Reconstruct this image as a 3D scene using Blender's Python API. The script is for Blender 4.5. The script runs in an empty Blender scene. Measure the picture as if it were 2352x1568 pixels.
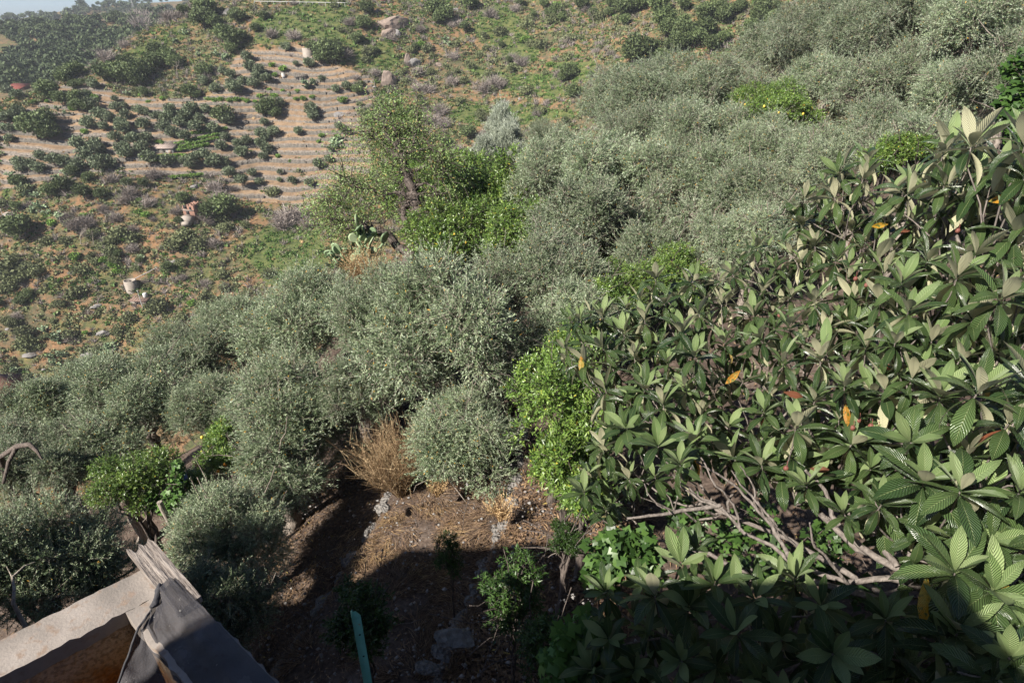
import bpy, math, random
import numpy as np
from mathutils import Vector, Matrix
random.seed(7); rng = np.random.default_rng(11)
R = math.radians
scene = bpy.context.scene
COL = scene.collection

# ---------------------------------------------------------------- camera, world, sun, exposure
PITCH = 28.0; FL = 1400.0           # focal length in pixels of a 2352 px wide picture
cam_d = bpy.data.cameras.new("camera"); cam_d.sensor_width = 36; cam_d.lens = FL/2352*36
cam_d.clip_start = 0.05; cam_d.clip_end = 6000
cam = bpy.data.objects.new("camera", cam_d); COL.objects.link(cam)
cam.location = (0, 0, 0); cam.rotation_euler = (R(90-PITCH), 0, 0); scene.camera = cam
SUN = Vector((-0.62, -0.48, 0.62)).normalized()
w = bpy.data.worlds.new("World"); scene.world = w; w.use_nodes = True
nt = w.node_tree; nt.nodes.clear()
sky = nt.nodes.new('ShaderNodeTexSky'); sky.sky_type = 'NISHITA'; sky.sun_disc = False
sky.sun_elevation = math.asin(SUN.z); sky.sun_rotation = math.atan2(SUN.x, SUN.y)
sky.air_density = 0.55; sky.dust_density = 0.6; sky.ozone_density = 4.0
bgn = nt.nodes.new('ShaderNodeBackground'); bgn.inputs[1].default_value = 0.058
wo = nt.nodes.new('ShaderNodeOutputWorld')
nt.links.new(sky.outputs[0], bgn.inputs[0]); nt.links.new(bgn.outputs[0], wo.inputs[0])
sd = bpy.data.lights.new("sun", 'SUN'); sd.energy = 5.0; sd.angle = R(0.55); sd.color = (1.0, 0.93, 0.84)
sl = bpy.data.objects.new("sun", sd); COL.objects.link(sl)
sl.rotation_euler = SUN.to_track_quat('Z', 'Y').to_euler()
scene.view_settings.view_transform = 'Standard'; scene.view_settings.look = 'None'
scene.view_settings.exposure = 1.3; scene.view_settings.gamma = 1.0
try: scene.view_settings.use_curve_mapping = False
except Exception: pass

# ---------------------------------------------------------------- picture <-> world
CT, ST = math.cos(R(PITCH)), math.sin(R(PITCH))
def ray(u, v):
    x = (np.asarray(u, float)-1176)/FL; y = (784-np.asarray(v, float))/FL
    return np.stack([x+0*y, CT+ST*y+0*x, -ST+CT*y+0*x], -1)
def at(u, v, d):                    # d = distance measured along the viewing axis
    return ray(u, v)*np.asarray(d, float)[..., None] if np.ndim(d) else ray(u, v)*d
def atY(u, v, Y):
    r = ray(u, v); return r*(Y/r[1])
def atz(u, v, z):
    r = ray(u, v); return r*(z/r[2])
def proj(P):
    P = np.asarray(P, float)
    dep = P[..., 1]*CT-P[..., 2]*ST
    dep = np.where(np.abs(dep) < 1e-6, 1e-6, dep)
    return 1176+FL*P[..., 0]/dep, 784-FL*(P[..., 1]*ST+P[..., 2]*CT)/dep, dep
def inpoly(u, v, poly):
    u = np.asarray(u, float); v = np.asarray(v, float); c = np.zeros(np.broadcast(u, v).shape, bool)
    n = len(poly)
    for i in range(n):
        x0, y0 = poly[i]; x1, y1 = poly[i-1]
        if y0 == y1: continue
        c ^= ((y0 > v) != (y1 > v)) & (u < (x1-x0)*(v-y0)/(y1-y0)+x0)
    return c
def Z(pts, ox=0, oy=0):             # coordinates read in a 2352 px enlargement of a 1400 px wide crop
    return [(ox+a/2.926, oy+b/2.926) for a, b in pts]
def smooth(e0, e1, x):
    t = np.clip((x-e0)/(e1-e0), 0, 1); return t*t*(3-2*t)

# ---------------------------------------------------------------- numpy noise
_perm = rng.random((4, 256, 256))
def vnoise(x, y, k=0):
    xi = np.floor(x).astype(int); yi = np.floor(y).astype(int); fx = x-xi; fy = y-yi
    fx = fx*fx*(3-2*fx); fy = fy*fy*(3-2*fy); T = _perm[k]
    a = T[xi & 255, yi & 255]; b = T[(xi+1) & 255, yi & 255]; c = T[xi & 255, (yi+1) & 255]; d = T[(xi+1) & 255, (yi+1) & 255]
    return (a*(1-fx)+b*fx)*(1-fy)+(c*(1-fx)+d*fx)*fy
def fbm(x, y, s, o=4, k=0):
    r = 0; a = 1; t = 0
    for i in range(o):
        r = r+a*(vnoise(x/s+i*17.3, y/s+i*9.1, (k+i) % 4)-.5); t += a; a *= .5; s *= .5
    return r/t*2

# ---------------------------------------------------------------- height of the land
CP = []
for p in [(-3,8,-8.7),(-3,15,-8.9),(-4.5,23,-8.6),(-1,5,-8.2),(2,5,-7.6),(2,12,-7.2),(5,20,-6.2),(10,14,-5.6),(10,25,-6),(16,20,-4),(20,10,-3.5),
          (-8,10,-11.2),(-8,20,-12),(-12,14,-13.6),(-18,18,-17.5),(-18,8,-16.5),(-26,14,-22),(-6,2,-9.8),(0,-6,-7.6),(-9,-6,-10.5),(-20,-6,-16),(9,0,-5.5),(20,-6,-2),
          (-11,30,-22),(-1,31,-12.5),(5,38,-15),(16,36,-8.5),(26,36,-4),(0,60,-38),(-22,36,-30),(-35,60,-50),(-14,60,-44),(20,60,-26),(36,55,-12),(60,50,2),(40,20,3),(-40,30,-36),(-60,10,-44),
          (-60,84,-68),(-22,90,-64),(8,96,-58),(45,100,-48),(90,100,-30),(-110,70,-75),(-100,20,-60),(120,60,5),(-160,120,-80)]:
    CP.append(p)
for u, v, Y in [(0,900,106),(200,850,109),(520,740,115),(700,640,122),(-200,900,100),(120,600,128),(300,650,126),(437,480,142),(600,460,150),(0,420,150),(200,400,153),(380,345,161),(600,330,168),(0,330,163),
                (760,460,148),(690,180,187),(708,118,196),(560,200,182),(800,250,176),(900,420,150),(900,60,208),(900,200,188),(1160,80,208),(1176,-70,240),(1100,250,176),(1050,340,158),(1300,200,172),(1450,150,162),(1600,60,172),(1600,-60,200),(1750,60,165),(1900,0,170),
                (2200,0,165),(2500,0,160),(700,-60,242),(560,-28,234),(440,90,208),(330,200,190),(200,260,176),(100,290,170),
                # crest of the spur
                (470,-10,238),(403,28,228),(297,92,214),(222,152,201),(147,196,190),(82,222,181),(0,262,172),(-150,320,160),
                # valley behind it and the wooded ridge beyond
                (28,215,252),(130,165,300),(-150,260,250),(60,190,290),(220,120,330),(300,95,350),(0,150,340),(-200,170,320),
                (0,58,430),(100,60,430),(200,52,440),(300,46,455),(380,40,480),(-200,60,430),(460,30,500),
                # farthest ridge
                (100,38,760),(190,18,770),(270,12,780),(350,9,800),(450,4,820),(600,-10,850),(-50,60,760),(-300,80,760)]:
    CP.append(tuple(atY(u, v, Y)))
for p in [(-95,270,-30),(-140,230,-38),(-60,300,-22),(-130,560,-35),(-260,560,-30),(-400,560,-40),(-40,330,8),(60,330,32),(200,330,60),(350,250,70),(60,560,40),(300,700,60),(-500,200,-60),(-500,1000,20),(0,1100,-20),(500,1100,40),(-250,1000,-40)]:
    CP.append(p)
CP = np.array(CP, float)
def _phi(x, y):
    out = np.empty(x.shape); X = x.ravel(); Y = y.ravel(); o = out.ravel()
    return None
def rbf_basis(x, y):
    return np.sqrt((x[:, None]-CP[None, :, 0])**2+(y[:, None]-CP[None, :, 1])**2+1.0)
_A = rbf_basis(CP[:, 0], CP[:, 1]); n_ = len(CP)
_P = np.stack([np.ones(n_), CP[:, 0], CP[:, 1]], 1)
_M = np.block([[_A, _P], [_P.T, np.zeros((3, 3))]])
_W = np.linalg.solve(_M+np.diag([0.15]*n_+[0]*3)*-1, np.concatenate([CP[:, 2], [0, 0, 0]]))
def Hbase(x, y):
    x = np.asarray(x, float); y = np.asarray(y, float); sh = np.broadcast(x, y).shape
    X = np.broadcast_to(x, sh).ravel(); Y = np.broadcast_to(y, sh).ravel(); out = np.empty(X.size)
    for i in range(0, X.size, 60000):
        s = slice(i, i+60000)
        out[s] = rbf_basis(X[s], Y[s])@_W[:n_]+_W[n_]+_W[n_+1]*X[s]+_W[n_+2]*Y[s]
    return out.reshape(sh)
TERR = Z([(0,790),(270,700),(420,575),(700,545),(800,640),(1100,660),(1400,640),(1500,560),(1560,400),(1650,330),(2040,300),(2160,400),(2352,455),(2500,520),(2500,1150),(2100,1370),(1560,1345),(1500,1190),(1000,1195),(800,1160),(500,1160),(200,1250),(0,1270)])
L1 = np.array([(-4.0,4.6),(-3.75,5.6),(-3.2,7),(-2.6,8.6),(-2.3,10.5)])       # edges of the two garden terraces
L2 = np.array([(-1.05,4.6),(-.8,5.6),(-.35,7.0),(.05,8.2),(.3,9.5),(.5,12)])
STEP = 1.35
def terrmask(x, y, z):
    u, v, d = proj(np.stack([x, y, z], -1))
    m = inpoly(u+10*fbm(x, y, 14, 2), v+6*fbm(x, y, 9, 2, 1), TERR) & (y > 120) & (y < 240) & (d > 1)
    return m
def H(x, y, full=False):
    x = np.asarray(x, float); y = np.asarray(y, float); sh = np.broadcast(x, y).shape
    x = np.broadcast_to(x, sh).copy(); y = np.broadcast_to(y, sh).copy()
    h = Hbase(x, y)
    far = smooth(60, 110, y)
    h = h+far*(fbm(x, y, 45, 4)*2.2)*smooth(0, 60, np.abs(y-60))
    m = terrmask(x, y, h)
    w_ = (h+fbm(x, y, 34, 3, 2)*2.8)
    q = w_/STEP; f = q-np.floor(q)
    g = np.where(f < .72, f*.28/.72*.9, .252+(f-.72)/.28*.748)
    hq = h+(g-f)*STEP*smooth(-.35, .0, fbm(x, y, 22, 3, 3))
    h = np.where(m, hq, h)
    # two garden terraces below the house
    near = (1-smooth(11, 15, y))*(1-smooth(8, 12, np.abs(x)))
    d1 = np.interp(y, L1[:, 1], L1[:, 0])-x; d2 = np.interp(y, L2[:, 1], L2[:, 0])-x
    h = h+near*(.42*(0.5-smooth(-.05, .22, d1))+.3*(0.5-smooth(-.05, .22, d2)))
    h = h+(1-smooth(40, 90, y))*(fbm(x, y, 2.2, 4, 3)*.22)
    if full: return h, m, f
    return h
def hit(u, v, tmin=4.0, tmax=1400.0):          # where the view of (u, v) meets the ground
    u = np.atleast_1d(np.asarray(u, float)); v = np.atleast_1d(np.asarray(v, float))
    r = ray(u, v); t = np.full(len(u), tmin); done = np.zeros(len(u), bool); lo = t.copy()
    g = 1.012; P = r*t[:, None]
    for i in range(520):
        act = ~done
        if not act.any(): break
        tn = t*g; Pn = r*tn[:, None]
        idx = np.where(act)[0]
        below = Pn[idx, 2] < H(Pn[idx, 0], Pn[idx, 1])
        hitidx = idx[below]; lo[hitidx] = t[hitidx]; done[hitidx] = True
        t = np.where(act & ~done, tn, t)
        if t[act & ~done].size and t[act & ~done].min() > tmax: break
    a = lo.copy(); b = lo*g
    for i in range(12):
        mth = (a+b)/2; P = r*mth[:, None]; bel = P[:, 2] < H(P[:, 0], P[:, 1])
        b = np.where(bel, mth, b); a = np.where(bel, a, mth)
    P = r*((a+b)/2)[:, None]
    return P, done

# ---------------------------------------------------------------- object helpers
def mkmesh(name, verts, faces, mats, fattr=None, midx=None, smooth_=False, uv=None):
    """verts (N,3); faces list of (M,k) arrays; fattr per-face float; uv per-loop"""
    me = bpy.data.meshes.new(name)
    verts = np.asarray(verts, np.float32)
    if not isinstance(faces, (list, tuple)): faces = [faces]
    faces = [np.asarray(f, np.int32) for f in faces if len(f)]
    nl = sum(f.size for f in faces); nf = sum(len(f) for f in faces)
    me.vertices.add(len(verts)); me.vertices.foreach_set('co', verts.ravel())
    me.loops.add(nl); me.polygons.add(nf)
    me.loops.foreach_set('vertex_index', np.concatenate([f.ravel() for f in faces]))
    tot = np.concatenate([np.full(len(f), f.shape[1], np.int32) for f in faces])
    st = np.concatenate([[0], np.cumsum(tot)[:-1]]).astype(np.int32)
    me.polygons.foreach_set('loop_start', st); me.polygons.foreach_set('loop_total', tot)
    if smooth_: me.polygons.foreach_set('use_smooth', np.ones(nf, bool))
    if midx is not None: me.polygons.foreach_set('material_index', np.asarray(midx, np.int32))
    if fattr is not None:
        a = me.attributes.new('rnd', 'FLOAT', 'FACE'); a.data.foreach_set('value', np.asarray(fattr, np.float32))
    if uv is not None:
        l = me.uv_layers.new(name='UVMap'); l.data.foreach_set('uv', np.asarray(uv, np.float32).ravel())
    for m in mats: me.materials.append(m)
    me.update(calc_edges=True); me.validate()
    return me
def link(name, me, parent=None, loc=(0, 0, 0), rz=0, sc=(1, 1, 1)):
    o = bpy.data.objects.new(name, me); COL.objects.link(o); o.parent = parent
    o.location = loc; o.rotation_euler = (0, 0, rz); o.scale = sc if np.ndim(sc) else (sc, sc, sc)
    return o
def tag(o, label=None, cat=None, group=None, kind=None):
    if label: o['label'] = label
    if cat: o['category'] = cat
    if group: o['group'] = group
    if kind: o['kind'] = kind
    return o
def empty(name, loc, label=None, cat=None, group=None, rz=0, sc=1):
    o = link(name, None, None, tuple(float(c) for c in loc), rz, sc); o.empty_display_size = .3
    return tag(o, label, cat, group)

class MB:                                   # collects pieces into one mesh
    def __init__(s): s.v = []; s.f = {}; s.n = 0; s.m = {}; s.a = {}
    def add(s, V, F, mi=0, a=0.5):
        V = np.asarray(V, float); F = np.asarray(F, int)
        if F.ndim == 1: F = F[None]
        k = F.shape[1]
        s.v.append(V); s.f.setdefault(k, []).append(F+s.n); s.m.setdefault(k, []).append(np.full(len(F), mi))
        s.a.setdefault(k, []).append(np.broadcast_to(a, (len(F),)).astype(float)); s.n += len(V)
    def box(s, c, size, rz=0, mi=0, tilt=0, taper=1.0):
        x, y, z = [q/2 for q in size]
        V = np.array([(-x,-y,-z),(x,-y,-z),(x,y,-z),(-x,y,-z),(-x*taper,-y*taper,z),(x*taper,-y*taper,z),(x*taper,y*taper,z),(-x*taper,y*taper,z)], float)
        M = np.array(Matrix.Rotation(rz, 3, 'Z')@Matrix.Rotation(tilt, 3, 'Y'))
        s.add(V@M.T+np.asarray(c), [(0,3,2,1),(4,5,6,7),(0,1,5,4),(1,2,6,5),(2,3,7,6),(3,0,4,7)], mi)
    def prism(s, base, top, mi=0):            # two matching loops of points
        n = len(base); V = np.concatenate([base, top])
        i = np.arange(n); j = (i+1) % n
        s.add(V, np.stack([i, j, j+n, i+n], 1), mi); s.add(np.asarray(top), np.arange(n), mi); s.add(np.asarray(base), np.arange(n)[::-1], mi)
    def tube(s, P, r, k=6, mi=0, a=.5, rough=0):
        P = np.asarray(P, float); n = len(P); r = np.broadcast_to(r, (n,)).astype(float)
        T = np.gradient(P, axis=0); T /= np.linalg.norm(T, axis=1)[:, None]+1e-9
        ref = np.where(np.abs(T[:, 2:3]) < .9, np.array([[0, 0, 1.]]), np.array([[1., 0, 0]]))
        A = np.cross(T, ref); A /= np.linalg.norm(A, axis=1)[:, None]+1e-9
        for i in range(1, n):
            if A[i]@A[i-1] < 0: A[i] = -A[i]
        B = np.cross(T, A); th = np.arange(k)*2*np.pi/k
        rr = r[:, None]*(1+rough*(rng.random((n, k))-.5))
        V = P[:, None]+rr[..., None]*(np.cos(th)[None, :, None]*A[:, None]+np.sin(th)[None, :, None]*B[:, None])
        i = np.arange(n-1)[:, None]; j = np.arange(k)[None]; jn = (j+1) % k
        F = np.stack([i*k+j, i*k+jn, (i+1)*k+jn, (i+1)*k+j], -1).reshape(-1, 4)
        s.add(V.reshape(-1, 3), F, mi, a)
        s.add(V[-1], np.arange(k), mi, a); s.add(V[0], np.arange(k)[::-1], mi, a)
    def mesh(s, name, mats, smooth_=False):
        ks = sorted(s.f); V = np.concatenate(s.v)
        return mkmesh(name, V, [np.concatenate(s.f[k]) for k in ks], mats, np.concatenate([np.concatenate(s.a[k]) for k in ks]),
                      np.concatenate([np.concatenate(s.m[k]) for k in ks]), smooth_)
    def obj(s, name, mats, parent=None, loc=(0, 0, 0), smooth_=False):
        if not isinstance(mats, (list, tuple)): mats = [mats]
        return link(name, s.mesh(name, mats, smooth_), parent, loc)
def unit(a): return a/(np.linalg.norm(a, axis=-1, keepdims=True)+1e-9)
def bend(a, b, sag, n=6, wob=0.0):
    a = np.asarray(a, float); b = np.asarray(b, float); t = np.linspace(0, 1, n)[:, None]
    P = a*(1-t)+b*t; P = P+np.array([0, 0, 1.])*(sag*4*t*(1-t))
    if wob: P[1:-1] += rng.normal(0, wob, (n-2, 3))
    return P

# ---------------------------------------------------------------- materials
def nodes(name):
    m = bpy.data.materials.new(name); m.use_nodes = True; t = m.node_tree; t.nodes.clear()
    o = t.nodes.new('ShaderNodeOutputMaterial'); return m, t, o
def N(t, ty, **kw):
    n = t.nodes.new(ty)
    for k, v in kw.items():
        if k.startswith('i_'):
            n.inputs[k[2:].replace('_', ' ')].default_value = v
        else: setattr(n, k, v)
    return n
def ramp(t, stops, src, mode='LINEAR'):
    r = t.nodes.new('ShaderNodeValToRGB'); r.color_ramp.interpolation = mode
    el = r.color_ramp.elements
    while len(el) < len(stops): el.new(.5)
    for e, (p, c) in zip(el, stops): e.position = p; e.color = (*c, 1) if len(c) == 3 else c
    t.links.new(src, r.inputs[0]); return r.outputs[0]
def mixc(t, fac, a, b, mode='MIX'):
    n = t.nodes.new('ShaderNodeMix'); n.data_type = 'RGBA'; n.blend_type = mode
    for s, v in ((n.inputs[0], fac), (n.inputs[6], a), (n.inputs[7], b)):
        if hasattr(v, 'is_output'): t.links.new(v, s)
        else: s.default_value = v if not isinstance(v, tuple) or len(v) == 4 else (*v, 1)
    return n.outputs[2]
def mth(t, op, a, b=None):
    n = t.nodes.new('ShaderNodeMath'); n.operation = op
    for s, v in ((n.inputs[0], a), (n.inputs[1], b)):
        if v is None: continue
        if hasattr(v, 'is_output'): t.links.new(v, s)
        else: s.default_value = v
    return n.outputs[0]
def noise(t, scale, detail=4, co=None, rough=.55):
    n = N(t, 'ShaderNodeTexNoise'); n.inputs['Scale'].default_value = scale; n.inputs['Detail'].default_value = detail; n.inputs['Roughness'].default_value = rough
    if co is None:
        g = N(t, 'ShaderNodeNewGeometry'); co = g.outputs['Position']
    t.links.new(co, n.inputs['Vector']); return n.outputs[0]
def objco(t): return N(t, 'ShaderNodeTexCoord').outputs['Object']
def principled(t, o, col, rough=.8, bump=None, bstr=.3, bdist=.02, spec=.3, trans=0.0, tcol=None):
    p = N(t, 'ShaderNodeBsdfPrincipled'); p.inputs['Roughness'].default_value = rough; p.inputs['Specular IOR Level'].default_value = spec
    if hasattr(col, 'is_output'): t.links.new(col, p.inputs['Base Color'])
    else: p.inputs['Base Color'].default_value = (*col, 1)
    if bump is not None:
        b = N(t, 'ShaderNodeBump'); b.inputs['Strength'].default_value = bstr; b.inputs['Distance'].default_value = bdist
        t.links.new(bump, b.inputs['Height']); t.links.new(b.outputs[0], p.inputs['Normal'])
    out = p.outputs[0]
    if trans > 0:
        tr = N(t, 'ShaderNodeBsdfTranslucent'); c = tcol if tcol is not None else col
        if hasattr(c, 'is_output'): t.links.new(c, tr.inputs[0])
        else: tr.inputs[0].default_value = (*c, 1)
        mx = N(t, 'ShaderNodeMixShader'); mx.inputs[0].default_value = trans
        t.links.new(out, mx.inputs[1]); t.links.new(tr.outputs[0], mx.inputs[2]); out = mx.outputs[0]
    t.links.new(out, o.inputs['Surface']); return p
def leafmat(name, dark, mid, lite, odd=None, under=None, rough=.5, trans=.22, spec=.35, objvar=.25, oddp=.985, tint=None):
    m, t, o = nodes(name)
    at_ = N(t, 'ShaderNodeAttribute', attribute_name='rnd').outputs['Fac']
    st = [(0, dark), (.45, mid), (.93, lite)]
    if odd is not None: st += [(oddp, lite), (min(.999, oddp+.006), odd)]
    c = ramp(t, st, at_)
    if under is not None:
        bf = N(t, 'ShaderNodeNewGeometry').outputs['Backfacing']
        c = mixc(t, mth(t, 'MULTIPLY', bf, .8), c, under)
    oi = N(t, 'ShaderNodeObjectInfo').outputs['Random']
    k = mth(t, 'ADD', mth(t, 'MULTIPLY', oi, objvar*2), 1-objvar)
    h = N(t, 'ShaderNodeHueSaturation'); t.links.new(c, h.inputs['Color']); t.links.new(k, h.inputs['Value'])
    h.inputs['Hue'].default_value = .5
    principled(t, o, h.outputs[0], rough, spec=spec, trans=trans)
    return m
def barkmat(name, a, b, sc=9):
    m, t, o = nodes(name); n = noise(t, sc, 5, objco(t)); c = ramp(t, [(.3, a), (.7, b)], n)
    mp = N(t, 'ShaderNodeMapping'); mp.inputs['Scale'].default_value = (30, 30, 5); t.links.new(objco(t), mp.inputs[0])
    n2 = noise(t, 1.0, 4, mp.outputs[0]); c = mixc(t, .5, c, ramp(t, [(.35, tuple(x*.45 for x in a)), (.6, b)], n2))
    principled(t, o, c, .9, n2, .9, .03, spec=.15); return m
M = {}
M['olive'] = leafmat('olive_leaf', (.030,.056,.024), (.108,.150,.074), (.30,.355,.215), odd=(.42,.24,.04), under=(.33,.39,.28,1), rough=.5, trans=.09, spec=.32, objvar=.24, oddp=.99)
M['silver'] = leafmat('silver_olive_leaf', (.13,.155,.11), (.24,.27,.2), (.36,.39,.3), under=(.48,.52,.44,1), rough=.45, trans=.12, spec=.4)
M['lemon'] = leafmat('citrus_leaf', (.028,.068,.012), (.105,.185,.034), (.25,.345,.075), odd=(.42,.36,.05), under=(.13,.21,.05,1), rough=.38, trans=.2, spec=.5, objvar=.12, oddp=.975)
M['darkleaf'] = leafmat('dark_and_shade_leaf', (.018,.04,.010), (.035,.075,.016), (.07,.13,.03), rough=.4, trans=.25, objvar=.15)  # dark leaf tone; on the vines under the loquat it stands in for shade
M['almond'] = leafmat('almond_leaf', (.06,.11,.03), (.14,.215,.065), (.26,.34,.13), odd=(.33,.24,.08), rough=.5, trans=.25, oddp=.95)
M['vine'] = leafmat('vine_leaf', (.035,.085,.018), (.07,.15,.03), (.12,.22,.05), rough=.5, trans=.3)
M['far_olive'] = leafmat('small_olive_leaf', (.055,.080,.040), (.12,.152,.082), (.215,.25,.15), rough=.7, trans=.15, objvar=.22)
M['far_oak'] = leafmat('oak_leaf', (.040,.062,.022), (.085,.12,.042), (.15,.185,.075), rough=.7, trans=.15, objvar=.3)
M['far_green'] = leafmat('bright_bush_leaf', (.07,.14,.02), (.14,.25,.04), (.22,.34,.07), rough=.65, trans=.2, objvar=.3)
M['wood_leaf'] = leafmat('woodland_leaf', (.02,.035,.014), (.05,.075,.028), (.095,.125,.05), rough=.8, trans=.1, objvar=0)
M['bramble'] = leafmat('bramble_leaf', (.05,.11,.02), (.095,.185,.032), (.16,.25,.055), rough=.65, trans=.15, objvar=.3)
M['scrub'] = leafmat('scrub_leaf', (.06,.075,.035), (.12,.14,.06), (.19,.21,.105), rough=.8, trans=.1)
M['deadbrush'] = leafmat('dead_twig', (.14,.12,.105), (.24,.205,.185), (.34,.30,.265), rough=.9, trans=.05)
M['straw'] = leafmat('dry_grass_blade', (.20,.12,.06), (.36,.24,.12), (.52,.38,.2), rough=.8, trans=.15)
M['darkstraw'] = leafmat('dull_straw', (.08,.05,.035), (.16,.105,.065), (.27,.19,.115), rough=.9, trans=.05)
M['dock'] = leafmat('rusty_dry_stem', (.2,.12,.065), (.34,.235,.125), (.48,.37,.22), rough=.8, trans=.12)
M['litter'] = leafmat('fallen_leaf', (.06,.036,.025), (.13,.08,.045), (.25,.165,.09), odd=(.36,.28,.08), rough=.7, trans=.05)
M['cactus'] = leafmat('cactus_pad', (.09,.14,.07), (.15,.21,.11), (.25,.30,.17), rough=.6, trans=0)
M['bark_olive'] = barkmat('olive_bark', (.13,.105,.085), (.27,.235,.20))
M['bark_dark'] = barkmat('dark_bark', (.045,.036,.032), (.15,.125,.108))
M['bark_loquat'] = barkmat('loquat_bark', (.10,.085,.075), (.20,.175,.155))
M['twig_pale'] = barkmat('pale_twig', (.22,.19,.155), (.34,.30,.25))
def stonemat(name, a, b, c2, sc=6, bs=.8):
    m, t, o = nodes(name); co = objco(t)
    vo = N(t, 'ShaderNodeTexVoronoi'); vo.inputs['Scale'].default_value = sc; t.links.new(co, vo.inputs['Vector'])
    n = noise(t, sc*2.2, 6, co); c = mixc(t, n, a, b); c = mixc(t, mth(t, 'MULTIPLY', vo.outputs['Color'], .8), c, c2)
    d = mth(t, 'ADD', vo.outputs['Distance'], mth(t, 'MULTIPLY', n, .5))
    principled(t, o, c, .92, d, bs, .08, spec=.15); return m
M['wallstone'] = stonemat('dry_stone', (.05,.046,.040), (.115,.103,.088), (.16,.145,.122), 3.2)
M['nearstone'] = stonemat('garden_stone', (.09,.088,.085), (.18,.17,.158), (.22,.205,.185), 5)
M['rock'] = stonemat('pale_rock', (.13,.105,.09), (.24,.185,.15), (.30,.24,.20), .7)
M['rockgrey'] = stonemat('grey_rock', (.12,.115,.11), (.22,.21,.20), (.28,.265,.25), .7)
def plain(name, col, col2=None, rough=.8, sc=3, bs=.3, spec=.3):
    m, t, o = nodes(name); n = noise(t, sc, 6, objco(t))
    c = ramp(t, [(.3, col), (.7, col2 or tuple(x*.75 for x in col))], n)
    principled(t, o, c, rough, n, bs, .02, spec=spec); return m
M['render'] = plain('weathered_render', (.30,.265,.225), (.22,.19,.16), sc=1.5)
M['cement'] = plain('cement', (.29,.255,.215), (.22,.19,.16), sc=1.2)
M['white'] = plain('white_wall', (.40,.385,.36), (.3,.285,.26), sc=1)
M['tile'] = plain('brown_tile', (.13,.08,.06), (.17,.115,.09), sc=2)
M['redtile'] = plain('red_roof', (.26,.075,.055), (.2,.065,.05), sc=.8)
M['brick'] = plain('red_brick', (.25,.13,.09), (.19,.115,.085), sc=2.5)
M['tin'] = plain('tin_sheet', (.33,.27,.23), (.23,.18,.155), sc=2.5, rough=.6)
M['dark'] = plain('dark_opening', (.02,.018,.016))
M['pole'] = plain('galvanised_pole', (.5,.5,.48), rough=.5)
M['wood'] = plain('old_wood', (.3,.24,.19), (.2,.16,.13), sc=5)
M['blue'] = plain('blue_plastic', (.03,.08,.32), rough=.4)
# ================================================================ THE LAND
GREEN = [Z(p, ox) for p, ox in [
    ([(1000,180),(1060,60),(1180,40),(1340,150),(1380,240),(1490,280),(1440,420),(1800,420),(1780,560),(1640,560),(1500,430),(1350,400),(1200,380),(1060,290)], 746),
    ([(900,470),(1300,480),(1560,500),(1640,640),(1500,660),(1200,600),(1000,520)], 746),
    ([(800,740),(1000,690),(1640,740),(1680,800),(1500,830),(1250,840),(900,800)], 746),
    ([(2060,0),(2352,0),(2352,280),(2150,270),(1680,300),(1700,140),(1850,90)], 0),
    ([(100,250),(420,240),(520,420),(350,520),(120,420),(60,330)], 746),
    ([(820,390),(1240,150),(1290,260),(1000,420),(860,470)], 0)]]
GREEN.append([(560,560),(620,520),(740,530),(760,600),(700,650),(600,650)])
GREEN.append([(0,420),(30,430),(20,470),(0,480)])
def covermask(P):
    u, v, d = proj(P); x = P[..., 0]; y = P[..., 1]
    uu = u+18*fbm(x, y, 12, 3, 1); vv = v+12*fbm(x, y, 10, 3, 2)
    g = np.zeros(u.shape, bool)
    for p in GREEN: g |= inpoly(uu, vv, p)
    return g & (y > 100) & (y < 260)
def build_ground():
    az = np.concatenate([np.linspace(-180, -56, 40, endpoint=False), np.linspace(-56, 52, 900), np.linspace(52, 180, 40)[1:-1]])
    az = R(1)*az
    r = np.concatenate([np.geomspace(.6, 4, 16, endpoint=False), np.geomspace(4, 30, 190, endpoint=False), np.geomspace(30, 105, 110, endpoint=False),
                        np.geomspace(105, 265, 480, endpoint=False), np.geomspace(265, 900, 150, endpoint=False), np.geomspace(900, 1450, 14)])
    A, Rr = np.meshgrid(az, r, indexing='ij'); x = np.sin(A)*Rr; y = np.cos(A)*Rr
    h, m, f = H(x.ravel(), y.ravel(), True)
    X = x.ravel(); Y = y.ravel()
    fall = smooth(950, 1400, np.hypot(X, Y)); h = np.minimum(h, 70); h = h*(1-fall)+(-60)*fall
    V = np.stack([X, Y, h], 1)
    na, nr = len(az), len(r)
    i = np.arange(na)[:, None]; j = np.arange(nr-1)[None]; i2 = (i+1) % na
    F = np.stack([i*nr+j, i2*nr+j, i2*nr+j+1, i*nr+j+1], -1).reshape(-1, 4)[:, ::-1]
    V = np.concatenate([V, [[0, 0, h.reshape(na, nr)[:, 0].mean()]]]); c = len(V)-1
    tri = np.stack([np.arange(na)*nr, np.full(na, c), (np.arange(na)+1) % na*nr], 1)[:, ::-1]
    me = mkmesh('hillside', V, [tri, F] , [ground_mat()], smooth_=True)
    g = covermask(V)
    def va(name, val):
        a = me.attributes.new(name, 'FLOAT', 'POINT'); a.data.foreach_set('value', np.append(val, 0)[:len(V)].astype(np.float32))
    va('terrace', m.astype(float)); va('green', g[:-1].astype(float)); va('riser', (m & (f > .7)).astype(float))
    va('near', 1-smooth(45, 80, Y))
    o = link('hillside', me); tag(o, kind='structure'); return o
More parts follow.
